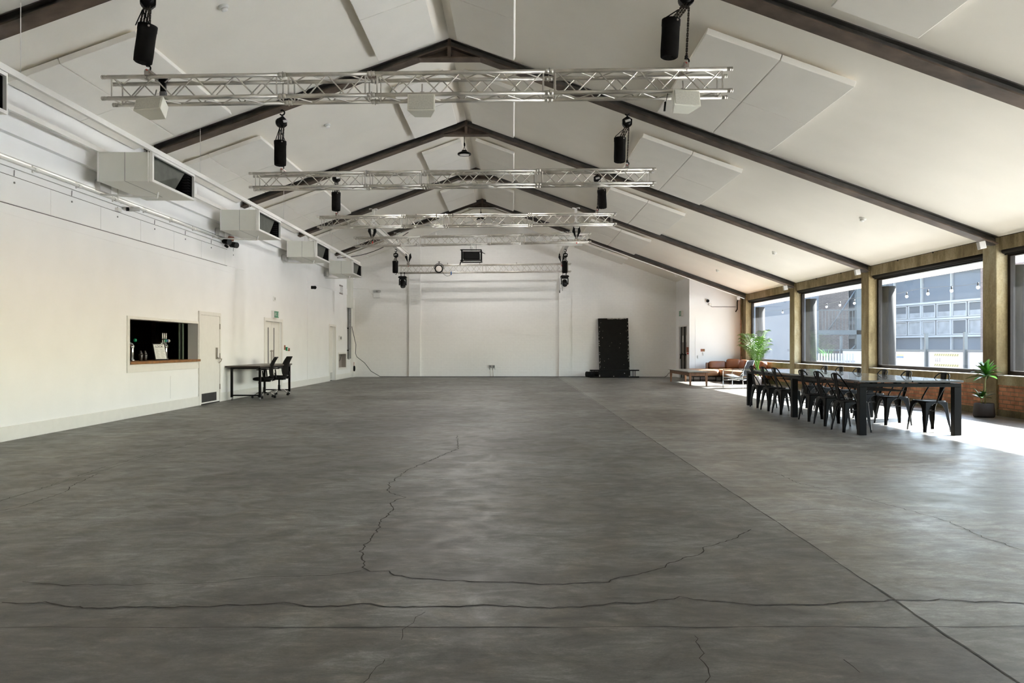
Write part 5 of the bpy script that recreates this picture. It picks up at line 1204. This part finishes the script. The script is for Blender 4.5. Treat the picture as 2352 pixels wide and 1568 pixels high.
# ------------------------------------------------------------------ outdoors
GZ = -0.25
struct(MB().box(11.9, 60, -30, 90, GZ - 0.2, GZ).build('trim_50', 'yard'))
struct(MB().box(XR + 0.31, 11.9, -30, 90, GZ - 0.2, GZ - 0.002).build('trim_51', 'bouncecut'))  # unseen dark strip, added to cut sun bounce onto the window-side ceiling
for i, c in enumerate(COLS):
    o = MB().lathe([(0.17, GZ), (0.17, 2.78)], 24).build('porch_column', 'extcol'); o.location = (9.47, c + 0.12, 0)
    tag(o, 'dark round column outside the windows, standing behind pillar %s' % ['out of sight behind the camera', 'behind the camera', 'beside the camera', 'nearest the camera', 'right of the dracaena', 'between the two large windows', 'left of the middle window', 'beside the palm'][i], 'column', 'dark round columns outside the windows')
# festoon lights
t = thing('festoon_lights', 'string of round bulbs hanging outside the windows', 'string lights', (12.0, 0, 0))
b = MB(); pts = []; 
for k in range(60):
    y = 14 + k * 0.4; pts.append((0, y, 2.93 - 0.04 * math.sin(y * 1.3)))
b.tube(pts, 0.007, 4); b.build('festoon_cable', 'black', t)
for k in range(14):
    y = 19.0 + 1.22 * k
    b = MB(); b.squad((0, y, 2.79), (0.045, 0.045, 0.05), 1, 12); b.build('bulb', 'bulb', t)
    MB().tube([(0, y, 2.83), (0, y, 2.92)], 0.022, 6).build('bulb_socket', 'black', t)
# hoarding
t = thing('site_hoarding', 'low white hoarding with grey posts across the yard', 'hoarding', (15.0, 22.0, 0))
b = MB(); b.box(0, 0.04, -4, 14, GZ, 1.08); b.build('hoarding_panel', 'hoard', t)
b = MB()
for k in range(8):
    y = -3.5 + k * 2.45; b.box(-0.10, 0.0, y, y + 0.09, GZ, 1.75)
b.build('hoarding_posts', 'dsteel', t)
b = MB(); b.box(-0.05, 0.0, -4, 14, 1.10, 1.16); b.build('top_rail', 'dsteel', t)
t = thing('warning_banner', 'white WARNING banner with yellow and black striped edges on the hoarding', 'banner', (14.996, 26.35, 0.58), 0)
BW, BH = 1.55, 0.44
MB().box(-0.004, 0.0, 0, BW, 0, BH).build('banner_sheet', 'paper', t)
for z0 in (0.0, BH - 0.085):
    b = MB(); b.box(-0.006, -0.004, 0, BW, z0, z0 + 0.085); b.build('stripe_band', 'yellow', t)
    b = MB()
    for k in range(11):
        y = 0.02 + k * 0.14; b.prism([(y + 0.05, z0), (y + 0.11, z0), (y + 0.05, z0 + 0.085), (y - 0.01, z0 + 0.085)], -0.008, -0.006, 'X')
    b.build('stripe_marks', 'ink', t)
Tt = rot('Z', R(-90)) @ rot('X', R(90))
text_mesh('WARNING', 0.17, 'warning_text', 'warnred', t, tr(-0.008, BW * 0.40, 0.285) @ Tt)
text_mesh('These Steps/Floors Slippery', 0.055, 'warning_small_text', 'lgrey', t, tr(-0.008, BW * 0.42, 0.17) @ Tt) if False else None
b = MB()
for z in (0.165, 0.125): b.box(-0.008, -0.006, 0.18, BW - 0.55, z, z + 0.018)
b.build('small_print', 'warnred', t)
b = MB()
for k in range(3):
    y = BW - 0.12 - k * 0.13; b.box(-0.008, -0.006, y - 0.02, y + 0.02, 0.20, 0.30); b.prism([(y - 0.045, 0.20), (y + 0.045, 0.20), (y, 0.13)], -0.008, -0.006, 'X')
b.build('down_arrows', 'ink', t)
t = thing('hoarding_sticker', 'small yellow and blue sticker on the hoarding left of the banner', 'sticker', (14.996, 30.1, 0.84)); MB().box(-0.006, 0, 0, 0.5, 0.07, 0.13).build('sticker_top', 'yellow', t); MB().box(-0.006, 0, 0, 0.5, 0.0, 0.06).build('sticker_bottom', 'blue', t)
# opposite building (facade turned 11 degrees)
FA = Vector((20.5, 42.0)); fdir = Vector((-0.197, 1)).normalized(); frz = math.atan2(fdir.y, fdir.x)
t = thing('office_building', 'grey clad building across the yard with two rows of white framed windows', 'building', (FA.x, FA.y, 0), frz)
# local x runs along the facade (away), local y = -outward normal -> facade plane at y=0, room side is +y
b = MB(); b.box(-16, 20, -6, -0.02, GZ, 4.9); b.build('building_wall', 'clad', t)
b = MB(); b.box(-16.2, 20, -6.2, 0.25, 4.9, 6.6); b.build('roof_edge', 'extroof', t)
b = MB()
for x in [-6.18 + 2.06 * k for k in range(12)]: b.box(x - 0.03, x + 0.03, -0.02, 0.10, 0.95, 4.9)
b.box(-6.7, 17.5, -0.02, 0.12, 1.74, 1.84); b.box(-6.7, 17.5, -0.02, 0.12, 3.42, 3.52); b.box(-6.7, 17.5, -0.02, 0.12, 2.60, 2.70)
b.build('facade_mullions', 'upvc', t)
n = 0
for k in range(22):
    x0 = -6.18 + 1.03 * k
    for r, (z0, z1) in enumerate(((1.86, 2.58), (2.72, 3.40))):
        f = MB(); s_ = 0.045
        for a in ((x0 + 0.05, x0 + 0.98, z0, z0 + s_), (x0 + 0.05, x0 + 0.98, z1 - s_, z1), (x0 + 0.05, x0 + 0.05 + s_, z0, z1), (x0 + 0.98 - s_, x0 + 0.98, z0, z1)): f.box(a[0], a[1], 0.0, 0.08, a[2], a[3])
        fo = f.build('window_frame', 'upvc', t)
        MB().box(x0 + 0.095, x0 + 0.935, 0.0, 0.02, z0 + s_, z1 - s_).build('window_pane', 'curtain' if (r == 0 and k % 5 != 1) else 'farglass', fo)
        if r == 1: MB().box(x0 + 0.095, x0 + 0.935, 0.02, 0.03, z0 + s_, z0 + 0.28).build('window_blind', 'curtain', fo)
MB().box(-9.5, -6.25, -0.02, 0.35, GZ, 4.9).build('brick_pier', 'fbrick2', t)
# brick tower and fire escape
t = thing('brick_tower', 'brown brick building end seen through the second window from the far end', 'building', (0, 0, 0))
MB().box(16.2, 19.05, 44.5, 46.2, GZ, 6.0).build('tower_wall', 'fbrick', t)
t = thing('low_annex', 'pale grey rendered annex filling the view of the farthest window', 'building', (0, 0, 0))
MB().box(12.6, 16.0, 41.0, 52, GZ, 5.2).build('annex_wall', 'clad', t); MB().box(12.5, 16.1, 40.9, 52, 5.2, 5.4).build('roof_edge', 'extroof', t)
t = thing('fire_escape', 'dark steel fire escape stair beside the brick building', 'fire escape', (0, 0, 0))
b = MB(); b.box(14.2, 17.6, 37.0, 38.2, 1.85, 2.05); b.build('landing', 'dsteel', t)
for x in (16.35, 17.5): MB().box(x - 0.12, x + 0.12, 37.0, 37.2, GZ, 5.0).build('stair_post', 'dsteel', t)
b = MB(); b.tube([(16.9, 37.1, 2.0), (14.6, 37.1, -0.25)], 0.04, 6); b.tube([(17.2, 37.1, 2.0), (15.9, 37.1, -0.25)], 0.04, 6); b.tube([(14.9, 37.1, 2.0), (16.2, 37.1, 3.9)], 0.03, 6); b.build('stair_stringer', 'dsteel', t)
b = MB()
for k in range(22): b.tube([(14.3 + k * 0.16, 37.05, 2.05), (14.3 + k * 0.16, 37.05, 3.0)], 0.012, 4)
b.tube([(14.2, 37.05, 3.0), (17.7, 37.05, 3.0)], 0.02, 5); b.tube([(13.6, 36.4, 1.1), (19, 36.4, 1.1)], 0.04, 5); b.tube([(13.6, 36.4, 0.7), (19, 36.4, 0.7)], 0.03, 5); b.build('railing', 'dsteel', t)
t = thing('picket_fence', 'white picket fence in the yard by the fire escape', 'fence', (0, 0, 0))
b = MB()
for k in range(14): b.box(12.9 + k * 0.12, 12.96 + k * 0.12, 33.4, 33.43, GZ, 0.98)
b.box(12.85, 14.6, 33.43, 33.46, 0.6, 0.68); b.build('pickets', 'hoard', t)
t = thing('yard_shrub', 'spiky green shrub behind the picket fence', 'shrub', (13.6, 33.9, 0)); b = MB(); rg = random.Random(2)
for k in range(60):
    a = rg.uniform(0, 2 * PI); l = rg.uniform(0.25, 0.5); b.add([(0, 0, 0.8), (0.03, 0, 0.82), (l * math.cos(a), l * math.sin(a), 0.85 + rg.uniform(0.1, 0.45))], [(0, 1, 2)])
b.tube([(0, 0, GZ), (0, 0, 0.85)], 0.05, 6); b.build('leaves', 'grass', t)

# ------------------------------------------------------------------ light and camera
SUNV = Vector((-1.35, -0.58, -1.0)).normalized()
sd = bpy.data.lights.new('sun', 'SUN'); sd.energy = 29.0; sd.angle = R(0.8); sd.color = (1.0, 0.96, 0.91)
so = bpy.data.objects.new('sun', sd); C.objects.link(so); so.rotation_euler = SUNV.to_track_quat('-Z', 'Y').to_euler(); so.location = (30, 30, 25)
wd = bpy.data.worlds.new('sky'); bpy.context.scene.world = wd; wd.use_nodes = True; nt = wd.node_tree
bgn = nt.nodes['Background']; sk = nt.nodes.new('ShaderNodeTexSky'); sk.sky_type = 'NISHITA'; sk.sun_disc = False
sk.sun_elevation = R(34); sk.sun_rotation = math.atan2(1.35, 0.58); sk.air_density = 1.2; sk.dust_density = 1.2; sk.ozone_density = 1.0
hs = nt.nodes.new('ShaderNodeHueSaturation'); hs.inputs['Saturation'].default_value = 0.8; nt.links.new(sk.outputs[0], hs.inputs['Color']); nt.links.new(hs.outputs[0], bgn.inputs[0]); bgn.inputs[1].default_value = 0.66
for i in range(len(COLS) - 1):
    y0 = COLS[i] + 0.21; y1 = COLS[i + 1] - 0.21
    ld = bpy.data.lights.new('window_portal', 'AREA'); ld.shape = 'RECTANGLE'; ld.size = 2.2; ld.size_y = y1 - y0; ld.cycles.is_portal = True
    lo = bpy.data.objects.new('window_portal', ld); C.objects.link(lo); lo.location = (XR + 0.34, (y0 + y1) / 2, 1.86); lo.rotation_euler = (0, R(90), 0)
cam = bpy.data.cameras.new('camera'); co = bpy.data.objects.new('camera', cam); C.objects.link(co)
cam.sensor_width = 36; cam.sensor_fit = 'HORIZONTAL'; cam.lens = 36 * FP / 2352
cam.shift_x = (1176 - CX) / 2352; cam.shift_y = (CY - 784) / 2352; cam.clip_end = 300
co.location = (0, 0, H0); co.rotation_euler = (R(90), 0, 0)
S = bpy.context.scene; S.camera = co
S.view_settings.view_transform = 'Standard'; S.view_settings.look = 'None'; S.view_settings.gamma = 1; S.view_settings.use_curve_mapping = False
S.view_settings.exposure = 1.82
cy = S.cycles; cy.use_denoising = True
try: cy.denoiser = 'OPENIMAGEDENOISE'; cy.denoising_input_passes = 'RGB_ALBEDO_NORMAL'
except Exception: pass
cy.max_bounces = 18; cy.diffuse_bounces = 14; cy.glossy_bounces = 4; cy.transparent_max_bounces = 16; cy.sample_clamp_indirect = 12; cy.caustics_reflective = False; cy.caustics_refractive = False
